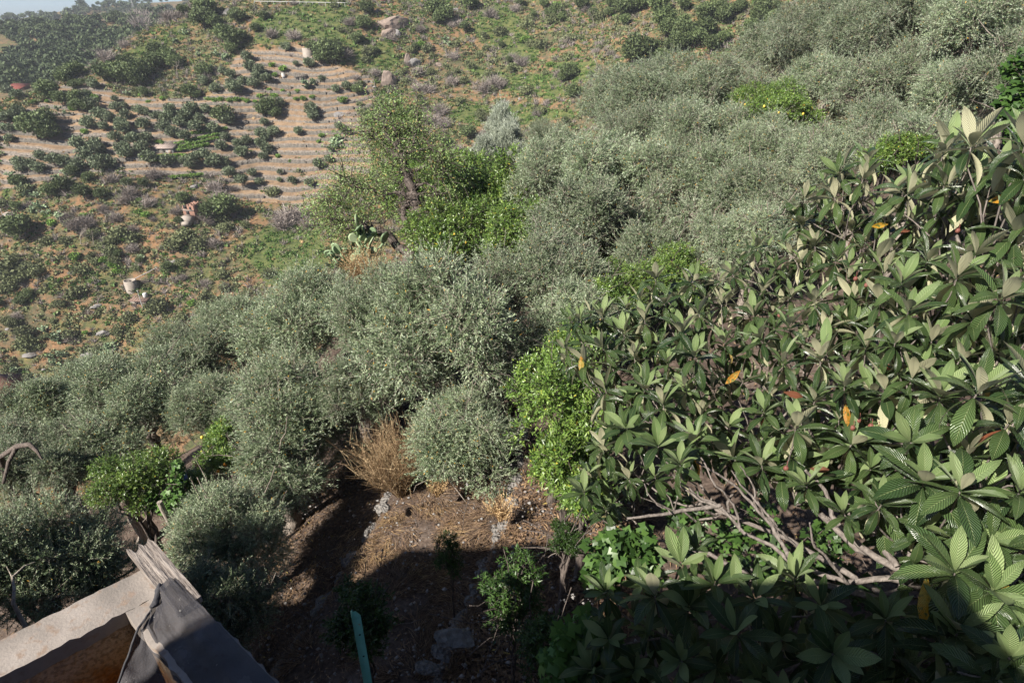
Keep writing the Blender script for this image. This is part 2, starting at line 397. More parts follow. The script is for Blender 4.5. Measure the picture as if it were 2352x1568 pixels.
def ground_mat():
    m, t, o = nodes('hillside_ground')
    A = lambda n: N(t, 'ShaderNodeAttribute', attribute_name=n).outputs['Fac']
    n1 = noise(t, .09, 6); n2 = noise(t, .8, 6); n3 = noise(t, 14, 6)
    scrub = ramp(t, [(.30, (.045,.055,.026)), (.46, (.09,.076,.045)), (.60, (.20,.115,.06)), (.75, (.13,.10,.065))], mth(t, 'ADD', mth(t, 'MULTIPLY', n1, .5), mth(t, 'MULTIPLY', n2, .5)))
    grn = ramp(t, [(.35, (.038,.058,.018)), (.65, (.095,.115,.038))], n2)
    pick = ramp(t, [(.50, (0,0,0)), (.58, (1,1,1))], noise(t, .16, 7, rough=.7))
    scrub = mixc(t, mth(t, 'MULTIPLY', pick, .6), scrub, grn)
    scrub = mixc(t, mth(t, 'MULTIPLY', A('green'), .85), scrub, grn)
    soil = ramp(t, [(.3, (.095,.07,.046)), (.5, (.195,.135,.085)), (.7, (.28,.20,.128))], mth(t, 'ADD', mth(t, 'MULTIPLY', n1, .45), mth(t, 'MULTIPLY', n2, .55)))
    wall = ramp(t, [(.35, (.10,.09,.08)), (.65, (.22,.195,.165))], noise(t, 2.4, 5))
    soil = mixc(t, mth(t, 'MULTIPLY', A('riser'), .9), soil, wall)
    c = mixc(t, A('terrace'), scrub, soil)
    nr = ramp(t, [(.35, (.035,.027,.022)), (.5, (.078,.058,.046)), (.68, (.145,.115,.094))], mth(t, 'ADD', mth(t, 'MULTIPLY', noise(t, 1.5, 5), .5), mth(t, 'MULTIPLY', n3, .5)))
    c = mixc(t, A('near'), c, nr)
    hb = mth(t, 'ADD', mth(t, 'MULTIPLY', n2, 1.0), mth(t, 'MULTIPLY', n3, .12))
    principled(t, o, c, .95, hb, .8, .35, spec=.1); return m
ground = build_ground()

# ---------------------------------------------------------------- labels worked out from landmarks at the end
PEND = []
LAND = [("upper stone hut", 690, 178), ("upper pale cistern", 708, 118), ("tin roofed hut", 380, 342),
        ("ruined brick house", 437, 478), ("round concrete cistern", 302, 648), ("brown roofed shed", 320, 692), ("large left oak", 98, 290),
        ("big rock outcrop", 903, 48), ("almond tree", 930, 400), ("red roofed farmhouse", 28, 202), ("bright bramble patch", 1160, 90),
        ("boulder above cistern", 402, 605), ("oak grove on spur", 330, 165), ("pale pointed rock", 890, 172), ("white box building", 20, 495),
        ("skyline mast", 308, 20), ("white leaning pole", 240, 832), ("lime hedge row", 530, 228), ("long white guard rail", 690, 10), ("cleft rock", 950, 148),
        ("lowest bare terraces", 680, 430), ("bare orange slope", 1385, 85), ("bright vine rows", 440, 320), ("silver white olives", 1150, 330), ("wide domed olive", 1500, 200),
        ("white cottage", 1760, 10), ("flat pink rock", 1010, 150), ("pinkish skyline shrub", 330, 60), ("green bramble slope", 650, 590), ("grey crag", 527, 465), ("cactus thicket", 85, 465),
        ("lone white trunks", 1315, 45), ("row of skyline oaks", 1600, 60), ("round terrace bush", 610, 240), ("terrace prickly pears", 770, 340), ("dark left woodland", 100, 70)]
def later(o, desc, u, v): PEND.append((o, desc, float(u), float(v)))
ORD = ['nearest', 'second nearest', 'third nearest', 'fourth nearest', 'fifth nearest', 'sixth nearest', 'seventh nearest', 'eighth nearest', 'ninth nearest', 'tenth nearest', 'eleventh nearest', 'twelfth nearest', 'thirteenth nearest', 'fourteenth nearest', 'fifteenth nearest', 'sixteenth nearest', 'seventeenth nearest', 'eighteenth nearest', 'nineteenth nearest', 'twentieth nearest', 'farthest but one', 'farthest']
def finish_labels():
    cells = {}
    for o, desc, u, v in PEND:
        best = min(LAND, key=lambda L: math.hypot(L[1]-u, (L[2]-v)*1.3)); dx = u-best[1]; dy = v-best[2]
        a = math.degrees(math.atan2(-dy, dx)) % 360
        rel = ['right of', 'up and right of', 'above', 'up and left of', 'left of', 'down and left of', 'below', 'down and right of'][int(((a+22.5) % 360)//45)]
        cells.setdefault((desc, rel, best[0]), []).append((math.hypot(dx, dy), o))
    for (desc, rel, lm), L in cells.items():
        L.sort(key=lambda q: q[0])
        for i, (d, o) in enumerate(L):
            if len(L) == 1: o['label'] = f"{desc} {rel} the {lm}"
            else: o['label'] = f"{desc}, {ORD[min(i, 21)]} {rel} the {lm}"

# ---------------------------------------------------------------- terrace walls along the contours of the far hillside
def stone_strip(P, hgt, th, mi=0):
    """dry-stone wall following polyline P (points on the foot), uneven top"""
    P = np.asarray(P, float); n = len(P); T = unit(np.gradient(P[:, :2], axis=0)); Nn = np.stack([-T[:, 1], T[:, 0]], 1)
    hh = hgt*(.75+.5*rng.random(n)); j = (rng.random((n, 1))-.5)*.16
    f0 = np.c_[P[:, :2]+Nn*(-th/2), P[:, 2]-.35]; f1 = np.c_[P[:, :2]+Nn*(-th/2+.03)+Nn*j, P[:, 2]+hh]
    b1 = np.c_[P[:, :2]+Nn*(th/2), P[:, 2]+hh-.03]; b0 = np.c_[P[:, :2]+Nn*(th/2), P[:, 2]-.35]
    V = np.concatenate([f0, f1, b1, b0]); i = np.arange(n-1)
    F = np.concatenate([np.stack([i+a*n, i+1+a*n, i+1+(a+1)*n, i+(a+1)*n], 1) for a in range(3)]+[np.array([[0, n, 2*n, 3*n], [n-1, 4*n-1, 3*n-1, 2*n-1]])])
    return V, F
def far_walls():
    az = R(1)*np.linspace(-42, 4, 560); r = np.geomspace(125, 245, 520)
    A, Rr = np.meshgrid(az, r, indexing='ij'); X = np.sin(A)*Rr; Y = np.cos(A)*Rr
    hb = Hbase(X, Y); far = smooth(60, 110, Y)
    hb = hb+far*(fbm(X, Y, 45, 4)*2.2)*smooth(0, 60, np.abs(Y-60))
    w_ = hb+fbm(X, Y, 34, 3, 2)*2.8; q = w_/STEP
    m = terrmask(X.ravel(), Y.ravel(), hb.ravel()).reshape(X.shape) & (fbm(X, Y, 22, 3, 3) > -.24)
    out = []
    for L in range(int(np.floor(q.min())), int(np.ceil(q.max()))):
        lev = L+.74; s = (q[:, :-1] < lev) & (q[:, 1:] >= lev) & m[:, :-1]
        seg = []; last = None
        for i in range(len(az)):
            js = np.where(s[i])[0]
            if len(js) == 0:
                p = None
            else:
                j = js[0] if last is None else js[np.argmin(np.abs(js-last))]
                if last is not None and abs(j-last) > 7: p = None
                else:
                    fr = (lev-q[i, j])/(q[i, j+1]-q[i, j]); rr = r[j]*(1-fr)+r[j+1]*fr; p = (math.sin(az[i])*rr-0, math.cos(az[i])*rr-.05); last = j
            if p is None or (rng.random() < .02 and len(seg) > 10):
                if len(seg) > 14: out.append(seg)
                seg = []; last = None
            if p is not None: seg.append(p)
        if len(seg) > 14: out.append(seg)
    out.sort(key=lambda s_: -len(s_)); k = 0
    for seg in out[:110]:
        P = np.array(seg); P = np.repeat(P, 1, 0); hz = H(P[:, 0], P[:, 1]-.35)
        V, F = stone_strip(np.c_[P, hz], rng.uniform(.45, .95), .4)
        c = V.mean(0); me = mkmesh('terrace_wall', V-c, [F], [M['wallstone']]); o = link('terrace_wall', me, None, tuple(c))
        tag(o, cat='stone wall', group='dry stone walls of the far terraces'); u, v, d = proj(c); later(o, 'grey dry stone terrace wall', u, v); k += 1
    print('walls', k, len(out))
far_walls()

# ================================================================ FAR VEGETATION
def puff(n, R0, flat=.8, size=.24, jag=.3, nb=7, lo=.35):
    """leaf clumps spread through a lobed crown; returns quads"""
    c = unit(rng.normal(size=(nb, 3)))*R0*.55*rng.random((nb, 1))**.4; c[:, 2] = np.abs(c[:, 2])*.9-.1*R0
    rb = R0*(.42+.25*rng.random(nb)); k = rng.integers(0, nb, n)
    d = unit(rng.normal(size=(n, 3))); rr = (lo+(1-lo)*rng.random(n)**.5)
    P = c[k]+d*(rb[k]*rr)[:, None]; P[:, 2] *= flat
    D = unit(rng.normal(size=(n, 3))+d*.8+np.array([0, 0, .4])); S = unit(np.cross(D, rng.normal(size=(n, 3)))); s = size*(.5+rng.random((n, 1)))
    V = np.stack([P-D*s*.5, P+S*s*.38, P+D*s*.6, P-S*s*.38], 1)
    return V.reshape(-1, 3), np.arange(4*n).reshape(n, 4), np.clip(rng.normal(.45, .25, n), 0, .92)
def bare(n, R0, up=1.0, w_=.035):
    D = unit(rng.normal(size=(n, 3))*np.array([.8, .8, .5])+np.array([0, 0, up])); L = R0*(.5+.9*rng.random((n, 1)))
    P = rng.normal(0, R0*.18, (n, 3)); P[:, 2] = 0; S = unit(np.cross(D, rng.normal(size=(n, 3))))*w_*(.5+rng.random((n, 1)))
    mid = P+D*L*.5+rng.normal(0, R0*.08, (n, 3)); tip = P+D*L+rng.normal(0, R0*.12, (n, 3))
    V = np.stack([P-S, P+S, mid+S*.8, mid-S*.8, mid-S*.8, mid+S*.8, tip+S*.3, tip-S*.3], 1)
    return V.reshape(-1, 3), np.arange(8*n).reshape(2*n, 4), np.repeat(rng.random(n)*.9, 2)
def lift(V, z): V = V.copy(); V[:, 2] += z; return V
KIND = {}
def far_kind(key, n, R0, mat, **kw):
    L = []
    for i in range(3):
        V, F, a = puff(n, R0, **kw); L.append(mkmesh(key, lift(V, 0), [F], [mat], a))
    KIND[key] = L
far_kind('olive', 1300, 1.0, M['far_olive'], size=.16, flat=.88, nb=15)
far_kind('oak', 2200, 1.0, M['far_oak'], size=.12, flat=.8, nb=11)
far_kind('bush', 700, 1.0, M['far_green'], size=.2, flat=.75)
far_kind('dusty', 800, 1.0, M['scrub'], size=.16, flat=.8)
KIND['brush'] = []
for i in range(3):
    V, F, a = bare(420, 1.0, .8, .018); V2, F2, a2 = puff(260, .9, size=.09, flat=.8)
    KIND['brush'].append(mkmesh('brush', np.concatenate([V, lift(V2, .5)]), [np.concatenate([F, F2+len(V)])], [M['deadbrush']], np.concatenate([a, a2])))
def trunk_far(h, r):
    b = MB(); b.tube(bend((0, 0, -.4), (.1*h, 0, h), 0, 4, .04*h), [r*1.4, r, r*.8, r*.5], 5)
    for k in range(4):
        a_ = rng.random()*6.3; b.tube(bend((.05*h, 0, h*.55), (math.cos(a_)*h*.45, math.sin(a_)*h*.45, h*1.15), .0, 4, .03*h), [r*.6, r*.5, r*.4, r*.2], 4)
    return b.mesh('trunk', [M['bark_dark']])
TF = [trunk_far(1.0, .07) for _ in range(3)]
NAMES = {'olive': ('olive_tree', 'olive tree', 'olive trees on the far terraces'), 'oak': ('oak_tree', 'oak tree', 'oaks on the far hillside'),
         'bush': ('green_bush', 'bush', 'green bushes on the far hillside'), 'dusty': ('dusty_shrub', 'shrub', 'dusty shrubs on the far hillside'),
         'brush': ('bare_shrub', 'shrub', 'leafless grey shrubs on the far hillside')}
DESC = {'olive': ('small grey green olive', 'round grey green olive', 'wide grey green olive'), 'oak': ('small dark oak', 'dark green oak', 'wide dark oak'),
        'bush': ('small bright green bush', 'bright green bush', 'broad bright green bush'), 'dusty': ('small dusty green shrub', 'dusty green shrub', 'broad dusty green shrub'),
        'brush': ('small bare grey shrub', 'bare grey shrub', 'large bare grey shrub')}
def plant_far(items, kind, aspect=1.0, tmin=80):
    """items: (u, v, r) centre and radius of each crown in picture pixels; each stands on the ground below"""
    it = np.array(items, float); P, ok = hit(it[:, 0], it[:, 1]+it[:, 2]*(.75 if kind in ('olive', 'oak') else .45), tmin)
    for (u, v, r), p, k in zip(it, P, ok):
        if not k: continue
        d = proj(p)[2]; Rw = r*d/FL*1.12
        if Rw > 14: continue
        nm, cat, grp = NAMES[kind]; o = empty(nm, p, None, cat, grp, rng.random()*6.28)
        me = KIND[kind][rng.integers(3)]
        if kind in ('olive', 'oak'):
            link('crown', me, o, (0, 0, Rw*.74), 0, (Rw*.98, Rw*.98, Rw*.98)); s = Rw*.85; link('trunk', TF[rng.integers(3)], o, (0, 0, 0), 0, (s, s, s))
        else:
            sc = (Rw, Rw, Rw*aspect)
            link('twigs' if kind == 'brush' else 'foliage', me, o, (0, 0, Rw*(.3 if kind != 'brush' else 0)), 0, sc)
        later(o, DESC[kind][0 if r < 7.5 else 1 if r < 13 else 2], u, v)
z1 = lambda L: [(a/2.926, b/2.926, c/2.926) for a, b, c in L]
z2 = lambda L: [(746.5+a/2.926, b/2.926, c/2.926) for a, b, c in L]
z3 = lambda L: [(1548+a/2.926, b/2.926, c/2.926) for a, b, c in L]
z4 = lambda L: [(a/2.926, 517+b/2.926, c/2.926) for a, b, c in L]
plant_far(z1([(630,568,44),(545,640,40),(590,635,38),(780,665,28),(785,720,42),(835,715,36),(930,740,42),(1155,735,46),(970,750,38),(850,770,42),(1060,780,42),(1300,735,58),(1385,735,42),(1125,790,48),(980,832,52),
    (820,830,52),(840,860,55),(1255,780,58),(1345,800,45),(1220,825,50),(1330,850,56),(1440,865,50),(1540,800,56),(1110,855,52),(1170,890,52),(1250,910,48),(610,825,58),(680,770,56),(720,785,50),(620,700,56),
    (540,965,60),(650,965,52),(670,1010,60),(900,930,55),(990,930,52),(780,920,48),(830,1000,60),(860,1030,52),(965,990,56),(1520,920,38),(1660,945,42),(1600,965,40),(1635,1020,52),(1755,895,45),(1840,885,46),(1780,920,42),(1745,960,40),(1800,1000,50),(1780,1050,36),
    (1785,820,34),(2005,882,36),(2100,745,50),(2085,720,42),(2105,780,44),(1890,690,36),(2275,845,33),(2145,1100,46),(2210,1070,36),(1700,1160,36),(1540,1155,50),(1630,1210,48),(1745,1220,34),(1885,1155,24),(1880,1208,22),(1965,1210,34),(2087,1225,38),
    (1445,1080,62),(1370,1040,58),(1310,1060,50),(1520,1090,45),(1280,1105,40),(1225,1080,32),(1130,1080,54),(1010,1060,60),(700,1100,84),(590,1040,66),(530,1110,58),(440,1080,56),(370,1070,56),(275,1045,44),(270,1130,52),(220,1100,44),(140,1090,50),(150,1130,40),
    (75,865,40),(75,930,36),(100,770,50),(130,745,44),(1995,428,24),(2075,425,42),(1920,318,38),(1690,450,50),(1750,470,45),(1790,525,42),(1720,510,38),(2165,530,28),(2255,600,36),(2330,575,35),(1455,595,42),(1585,590,60),(1710,560,45),(1560,500,42),(1660,385,45),(1640,545,40),
    (1365,545,44),(1500,480,34),(1550,560,40),(60,610,46),(130,635,44),(30,790,40),(1490,980,45),(1150,760,36),(700,850,40)]), 'olive', tmin=100)
plant_far(z1([(420,665,60),(500,660,62),(330,600,78),(340,640,50),(530,710,55),(590,720,48),(250,850,110),(330,890,90),(300,800,90),(500,570,40),(550,560,34),(1810,715,70),(1780,740,60),(1850,760,50),(1500,770,80),(1285,620,62),(1330,640,40),(980,620,44),(940,540,70),(880,500,95),(970,480,90),(780,490,80),(700,490,70),(860,430,70),(1050,420,70),(1130,390,75),(1180,420,60),(1060,350,70),
    (1400,60,90),(1380,130,90),(1450,150,60),(1600,110,62),(1560,260,90),(1500,230,70),(1620,250,55),(1560,330,50),(1720,190,40),(2200,340,90),(2260,370,80),(2160,390,60),(470,490,70),(440,530,60),(520,470,60),(1780,110,40),(1230,70,40),(2330,880,40),(1380,480,60),
    (500,1150,50),(440,1240,70),(350,1280,60),(570,1290,65),(600,1190,44),(1490,1390,100),(1420,1420,80),(1560,1400,60),(1230,1330,50),(860,1230,45),(970,1230,40),(130,1220,60),(120,1380,40),(150,1520,110),(90,1500,60),(2100,320,50)]), 'oak', aspect=1, tmin=100)
plant_far(z2([(740,60,80),(800,100,70),(760,130,50),(980,25,60),(1550,80,60),(1590,120,40),(1800,100,50),(1400,100,30),(1310,20,40),(2000,60,90),(2100,30,70),(2240,40,90),(2270,130,90),(2300,200,80),(2010,140,50),(2110,340,120),(2060,370,80),(2200,330,80),(2250,390,70),(2330,310,60),(1630,490,70),(1600,520,50),(1660,620,60),(290,60,60),(260,160,60),(60,330,75),(40,380,60),(960,890,60),(820,960,50),(940,180,40),(340,340,30),(1720,30,60),(1920,20,50),(1470,30,40)]), 'oak', tmin=100)
plant_far(z3([(60,30,60),(200,90,80),(320,110,70),(200,190,80),(60,220,90),(130,260,80),(30,290,80),(250,300,70),(280,60,60),(590,60,80),(560,110,70),(640,130,70),(500,180,60),(490,250,60),(470,310,60),(40,150,60),(690,40,40),(420,60,50),(500,400,70),(330,250,50),(370,70,50)]), 'oak', tmin=90)
plant_far(z1([(1400,660,26),(1440,668,26),(1485,665,28),(1540,668,26),(1590,665,30),(1630,665,20),(1665,675,22),(1715,680,20),(1830,435,30),(1900,462,34),(1850,500,26),(1750,640,24),(1840,640,30),(2000,610,24),(1810,600,20),(1900,610,20),(2305,665,36),(2100,650,26),(2040,660,26),(1990,660,20),(1870,1045,24),(1950,1080,18),(2165,905,24),(2140,950,20),(2240,885,18),(1560,1320,24),(750,1080,30),(570,880,32),(940,640,16),(1090,660,22),(1000,680,18),(320,680,20),(220,680,22),(640,655,34),(500,720,40)]), 'bush', tmin=100)
plant_far(z4([(80,260,100),(200,270,70),(60,330,80),(150,350,70),(30,420,60),(240,290,60),(1250,60,80),(1180,120,70),(1330,110,70),(430,100,40),(530,440,70),(1230,240,50),(1070,520,80),(1050,560,60),(180,700,60),(190,780,80),(790,700,54),(1230,620,60),(1380,480,60),(1360,540,50),(1470,500,50),(1500,560,44),(1210,680,60),(1190,740,60),(490,905,40),(660,830,50),(800,920,60),(170,1060,40),(60,960,50),(60,1040,50),(100,650,60),(1090,770,50),(1400,660,60),(830,40,80),(760,100,50),(700,130,50),(900,80,60),(620,50,50),(330,100,50),(1800,320,50),(1520,410,44),(1650,460,50),(480,730,50),(360,640,34)]), 'dusty', tmin=80)
plant_far(z1([(960,170,80),(930,120,70),(1010,130,60),(1830,230,50),(1980,240,50),(1140,110,50),(1200,100,40),(720,380,60),(640,370,50),(1390,520,40),(1040,1170,60),(760,1200,50),(1450,1250,60),(1480,1310,50),(880,1290,60),(840,1340,50),(1000,1360,50),(560,1480,60),(500,1510,60),(460,1450,40),(1390,1450,60),(1940,1450,90),(1900,1500,70),(2020,1440,70),(2070,1500,60),(700,1400,40),(840,300,40),(1270,110,30),(780,1460,50)]), 'brush', tmin=100)
plant_far(z2([(860,550,50),(700,600,50),(620,590,44),(1140,550,60),(1080,590,60),(1180,570,50),(1320,420,50),(700,320,30),(870,380,40),(770,740,60),(740,800,50),(800,830,50),(900,1000,40),(620,860,40),(340,490,40),(1840,300,30),(1920,360,30),(1960,390,26),(1280,60,40),(1110,90,50),(160,150,40),(640,200,40),(850,170,30),(1260,390,40),(560,430,30),(1490,690,30),(1430,760,40)]), 'brush', tmin=100)
plant_far(z2([(620,490,44),(710,480,36),(1160,680,40),(1040,760,44),(650,700,50),(1380,290,40),(520,480,40),(430,545,36),(540,540,36),(160,580,36),(240,560,36),(600,770,50),(1640,380,40),(580,330,40),(720,370,30),(960,420,26),(810,440,26),(890,480,30),(230,700,30),(1490,490,30),(1840,315,32),(1915,360,32),(1720,260,24),(940,540,40),(1040,370,36),(270,400,40),(480,160,26),(120,200,34),(900,670,36),(1130,600,40)]), 'dusty', tmin=100)

# ---------------------------------------------------------------- ground cover nobody could count
def scatter(name, count, fn, mat, prob, seed, size, label=None, ybox=(100, 262), xbox=(-185, 150)):
    g = np.random.default_rng(seed)
    x = g.uniform(*xbox, count*3); y = g.uniform(*ybox, count*3); z = H(x, y); P = np.stack([x, y, z], 1)
    u, v, d = proj(P); keep = (u > -150) & (u < 2000) & (v > -60) & (v < 1000) & (d > 50)
    P = P[keep]; x, y = P[:, 0], P[:, 1]; t = terrmask(x, y, P[:, 2]); gm = covermask(P); nz = fbm(x, y, 18, 4, 1)
    k = g.random(len(P)) < prob(t, gm, nz); P = P[k][:count]
    tmpl = [fn() for _ in range(6)]; Vs, Fs, As = [], [], []; n = 0
    for i, p in enumerate(P):
        V, F, a = tmpl[i % 6]; s = g.uniform(*size); c, s_ = math.cos(i*1.7), math.sin(i*1.7)
        W = V*s; W = np.stack([W[:, 0]*c-W[:, 1]*s_, W[:, 0]*s_+W[:, 1]*c, W[:, 2]*g.uniform(.7, 1.2)], 1)+p
        Vs.append(W); Fs.append(F+n); n += len(W); As.append(np.clip(a*.7+g.random()*.3, 0, .92))
    me = mkmesh(name, np.concatenate(Vs), [np.concatenate(Fs)], [mat], np.concatenate(As)); o = link(name, me); tag(o, label, name.replace('_', ' '), kind='stuff'); print(name, len(P), n//4)
    return o
scatter('bramble_cover', 15000, lambda: puff(40, .85, size=.30, flat=.42, lo=.15), M['bramble'], lambda t, g, n: np.where(t, .004, np.where(g, .95, .24+.75*np.clip(n*2.2+.05, 0, 1))), 1, (.6, 1.5), 'low green bramble thicket spread over the far hillside')
scatter('scrub_cover', 15000, lambda: puff(44, .8, size=.27, flat=.55, lo=.1), M['scrub'], lambda t, g, n: np.where(t, .012, np.where(g, .12, .8)), 2, (.5, 2.1), 'dusty low scrub dotted over the far hillside')
scatter('dead_brush_cover', 6000, lambda: bare(34, .9, .9, .045), M['deadbrush'], lambda t, g, n: np.where(t, .01, np.where(g, .1, .5)), 3, (.6, 1.5), 'grey leafless twigs scattered through the hillside scrub')
scatter('dry_grass_cover', 9000, lambda: bare(16, .45, 1.2, .05), M['straw'], lambda t, g, n: np.where(t, .12, np.where(g, .1, .6)), 4, (.6, 1.4), 'straw coloured dry grass tufts on the far hillside')
def wood():
    g = np.random.default_rng(9); mat_ = M['wood_leaf']; u = g.uniform(-120, 560, 3600); v = g.uniform(2, 235, 3600); P, ok = hit(u, v, 262)
    ok &= (P[:, 1] > 262) & (P[:, 1] < 900); P = P[ok]; x, y = P[:, 0], P[:, 1]; k = (fbm(x, y, 40, 3, 2) > -.10+.06*smooth(500, 700, y)) ; P = P[k]
    tm = [puff(240, 1, size=.26, flat=g.uniform(.6, 1.1), lo=.2, nb=int(g.integers(4, 9))) for _ in range(14)]; Vs, Fs, As = [], [], []; n = 0
    for i, p in enumerate(P):
        V, F, a = tm[g.integers(14)]; s = 1.3+4.2*g.random()**2*(1+.25*smooth(500, 800, p[1])); W = V*s+p+np.array([0, 0, s*.55]); Vs.append(W); Fs.append(F+n); n += len(W); As.append(np.clip(a*.4+g.random()*.5, 0, .92))
    me = mkmesh('distant_wood', np.concatenate(Vs), [np.concatenate(Fs)], [mat_], np.concatenate(As)); o = link('distant_wood', me)
    tag(o, 'dark green wood covering the ridge behind the left spur', 'wood', kind='stuff'); print('wood', len(P))
wood()
# ================================================================ NEAR TREES
def leaf_quads(O, D, Nn, L, W, curl=0.0, fold=.12):
    """pointed leaves, each two quads folded along the midrib"""
    S = unit(np.cross(D, Nn)); Nn = np.cross(S, D); L = L[:, None]; W = W[:, None]
    a = O; b = O+D*L*.38+S*W*.5+Nn*(fold*W); b2 = O+D*L*.38-S*W*.5+Nn*(fold*W); m = O+D*L*.55-Nn*(curl*L*.25); t = O+D*L-Nn*(curl*L)
    V = np.stack([a, b, t, m, b2], 1); n = len(O); i = np.arange(n)[:, None]*5
    F = np.concatenate([i+np.array([[0, 1, 2, 3]]), i+np.array([[0, 3, 2, 4]])], 0)
    return V.reshape(-1, 3), F
def kite(O, D, Nn, L, W):
    S = unit(np.cross(D, Nn)); L = L[:, None]; W = W[:, None]
    V = np.stack([O, O+D*L*.45+S*W*.5, O+D*L, O+D*L*.45-S*W*.5], 1)
    return V.reshape(-1, 3), np.arange(4*len(O)).reshape(-1, 4)
def crown_blobs(Rx, nb, rmin=.14, rmax=.36):
    c = unit(rng.normal(size=(nb, 3))); c[:, 2] = np.where(c[:, 2] < -.6, -c[:, 2]*.5, c[:, 2]); c *= (.30+.64*rng.random((nb, 1))**.6)*Rx; c *= rng.uniform(.75, 1.25, 3)
    return c, Rx*(rmin+(rmax-rmin)*rng.random(nb))
def twigs(Rx, nT, nb, up=.75, droop=.12, Lt=(.18, .42)):
    c, rb = crown_blobs(Rx, nb); p = rb**2/np.sum(rb**2); k = rng.choice(nb, nT, p=p)
    d = unit(rng.normal(size=(nT, 3))+np.array([0, 0, .25])); rr = .45+.55*rng.random(nT)**.5
    P = c[k]+d*(rb[k]*rr)[:, None]
    T = unit(d*.55+np.array([0, 0, up])+rng.normal(0, .42, (nT, 3)))
    dr = rng.random(nT) < droop; T[dr] = unit(d[dr]*.7+np.array([0, 0, -.6])+rng.normal(0, .3, (dr.sum(), 3)))
    L = Lt[0]+(Lt[1]-Lt[0])*rng.random(nT)**1.6
    sh = (rng.random(nT) < .09) & (d[:, 2] > 0) & (Rx > 1.0); L = np.where(sh, L*1.9, L); T[sh] = unit(T[sh]*.5+np.array([0, 0, .7])+d[sh]*.5)
    return P, T, L, c, rb
def twig_strips(P, T, L, w_=.004):
    S = unit(np.cross(T, rng.normal(size=T.shape)))*w_; e = P+T*L[:, None]; b = P-T*L[:, None]*.35
    return np.stack([b-S, b+S, e+S*.4, e-S*.4], 1).reshape(-1, 3), np.arange(4*len(P)).reshape(-1, 4)
def spray_crown(name, Rx, nT, per, leafL, leafW, mat, twmat, nb=26, up=.75, droop=.12, spread=.75, Lt=(.18, .42), fold=False, curl=0, bend_=.15):
    P, T, L, c, rb = twigs(Rx, nT, nb, up, droop, Lt)
    s = (np.arange(per)+.5)/per; s = np.broadcast_to(s, (nT, per)); O = P[:, None]+T[:, None]*(L[:, None]*s)[..., None]
    O = O+np.array([0, 0, -bend_])*((L[:, None]*s)**2)[..., None]
    A = unit(np.cross(T, rng.normal(size=T.shape))); B = np.cross(T, A); ph = np.arange(per)*2.4+rng.random((nT, 1))*6.3
    side = np.cos(ph)[..., None]*A[:, None]+np.sin(ph)[..., None]*B[:, None]
    D = unit(T[:, None]*(1-s*.2)[..., None]+side*spread+rng.normal(0, .2, side.shape)); D[s > .93] = unit(T[:, None]+0*D)[s > .93]
    Nn = unit(np.cross(D, np.cross(T[:, None]+np.array([0, 0, .3])+0*D, D))+rng.normal(0, .35, D.shape))
    n = nT*per; LL = leafL*(.65+.6*rng.random(n)); WW = leafW*(.75+.5*rng.random(n))
    if fold: V, F = leaf_quads(O.reshape(-1, 3), D.reshape(-1, 3), Nn.reshape(-1, 3), LL, WW, curl)
    else: V, F = kite(O.reshape(-1, 3), D.reshape(-1, 3), Nn.reshape(-1, 3), LL, WW)
    tr = np.repeat(np.clip(rng.normal(.45, .28, nT), 0, .95), per); a = np.clip(tr*.7+rng.random(n)*.3, 0, .92)
    a = np.where(rng.random(n) > .988, .999, a)
    if fold: a = np.concatenate([a, a])
    V2, F2 = twig_strips(P, T, L)
    me = mkmesh(name, np.concatenate([V, V2]), [np.concatenate([F, F2+len(V)])], [mat, twmat], np.concatenate([a, np.full(len(F2), .5)]), np.r_[np.zeros(len(F)), np.ones(len(F2))])
    return me, c, rb
def limbs(base, ctr, sc, blobs, r0, mat, name='trunk', nlimb=12, wob=.05, fork=.3, lean=(0, 0), k=7, extra=None):
    """trunk from the ground, forking into limbs that reach the leaf masses (world coordinates relative to base)"""
    b = MB(); ctr = np.asarray(ctr, float); h = ctr[2]; fk = np.array([lean[0], lean[1], 0])+ctr*np.array([.5, .5, fork if h > 1 else .2]); fk[2] = max(.25, fk[2])
    P = bend((0, 0, -.35), fk, 0, 6, r0*.35); b.tube(P, np.linspace(r0*1.35, r0*.85, 6), 10, rough=.35)
    sel = rng.permutation(len(blobs))[:nlimb]; hubs = []
    for q in range(4):
        g = blobs[sel[q::4]]
        if len(g) == 0: continue
        hub = fk+(ctr+g.mean(0)*sc*.45-fk)*.55; b.tube(bend(fk, hub, .04, 6, wob), np.linspace(r0*.62, r0*.36, 6), 8, rough=.3); 
        for c in g:
            e = ctr+c*sc; b.tube(bend(hub, e, .06*h/2, 6, wob), np.linspace(r0*.3, .012, 6), 6)
            for _ in range(3):
                e2 = e+rng.normal(0, .3, 3)*np.asarray(sc); m_ = hub+(e-hub)*rng.uniform(.4, .8); b.tube(bend(m_, e2, .03, 5, wob), np.linspace(r0*.13, .006, 5), 5)
    if extra: extra(b)
    return b.mesh(name, [mat], True)
def olive_mesh(Rx, dens, big=1.0):
    nT = int(dens); return spray_crown('crown', Rx, nT, 15, .070*big, .0185*big, M['olive'], M['twig_pale'], nb=int(24+Rx*8), up=.38, droop=.26, Lt=(.16, .5))
OL = [(olive_mesh(1.7, 6800), 1.7) for _ in range(4)]
OB = [(olive_mesh(3.0, 12500, 1.2), 3.0) for _ in range(2)]
OS = [(olive_mesh(1.05, 3400), 1.05) for _ in range(2)]
SV = [(spray_crown('crown', 1.3, 5200, 16, .085, .024, M['silver'], M['silver'], nb=30, up=.9, droop=.05, spread=.6), 1.3) for _ in range(2)]
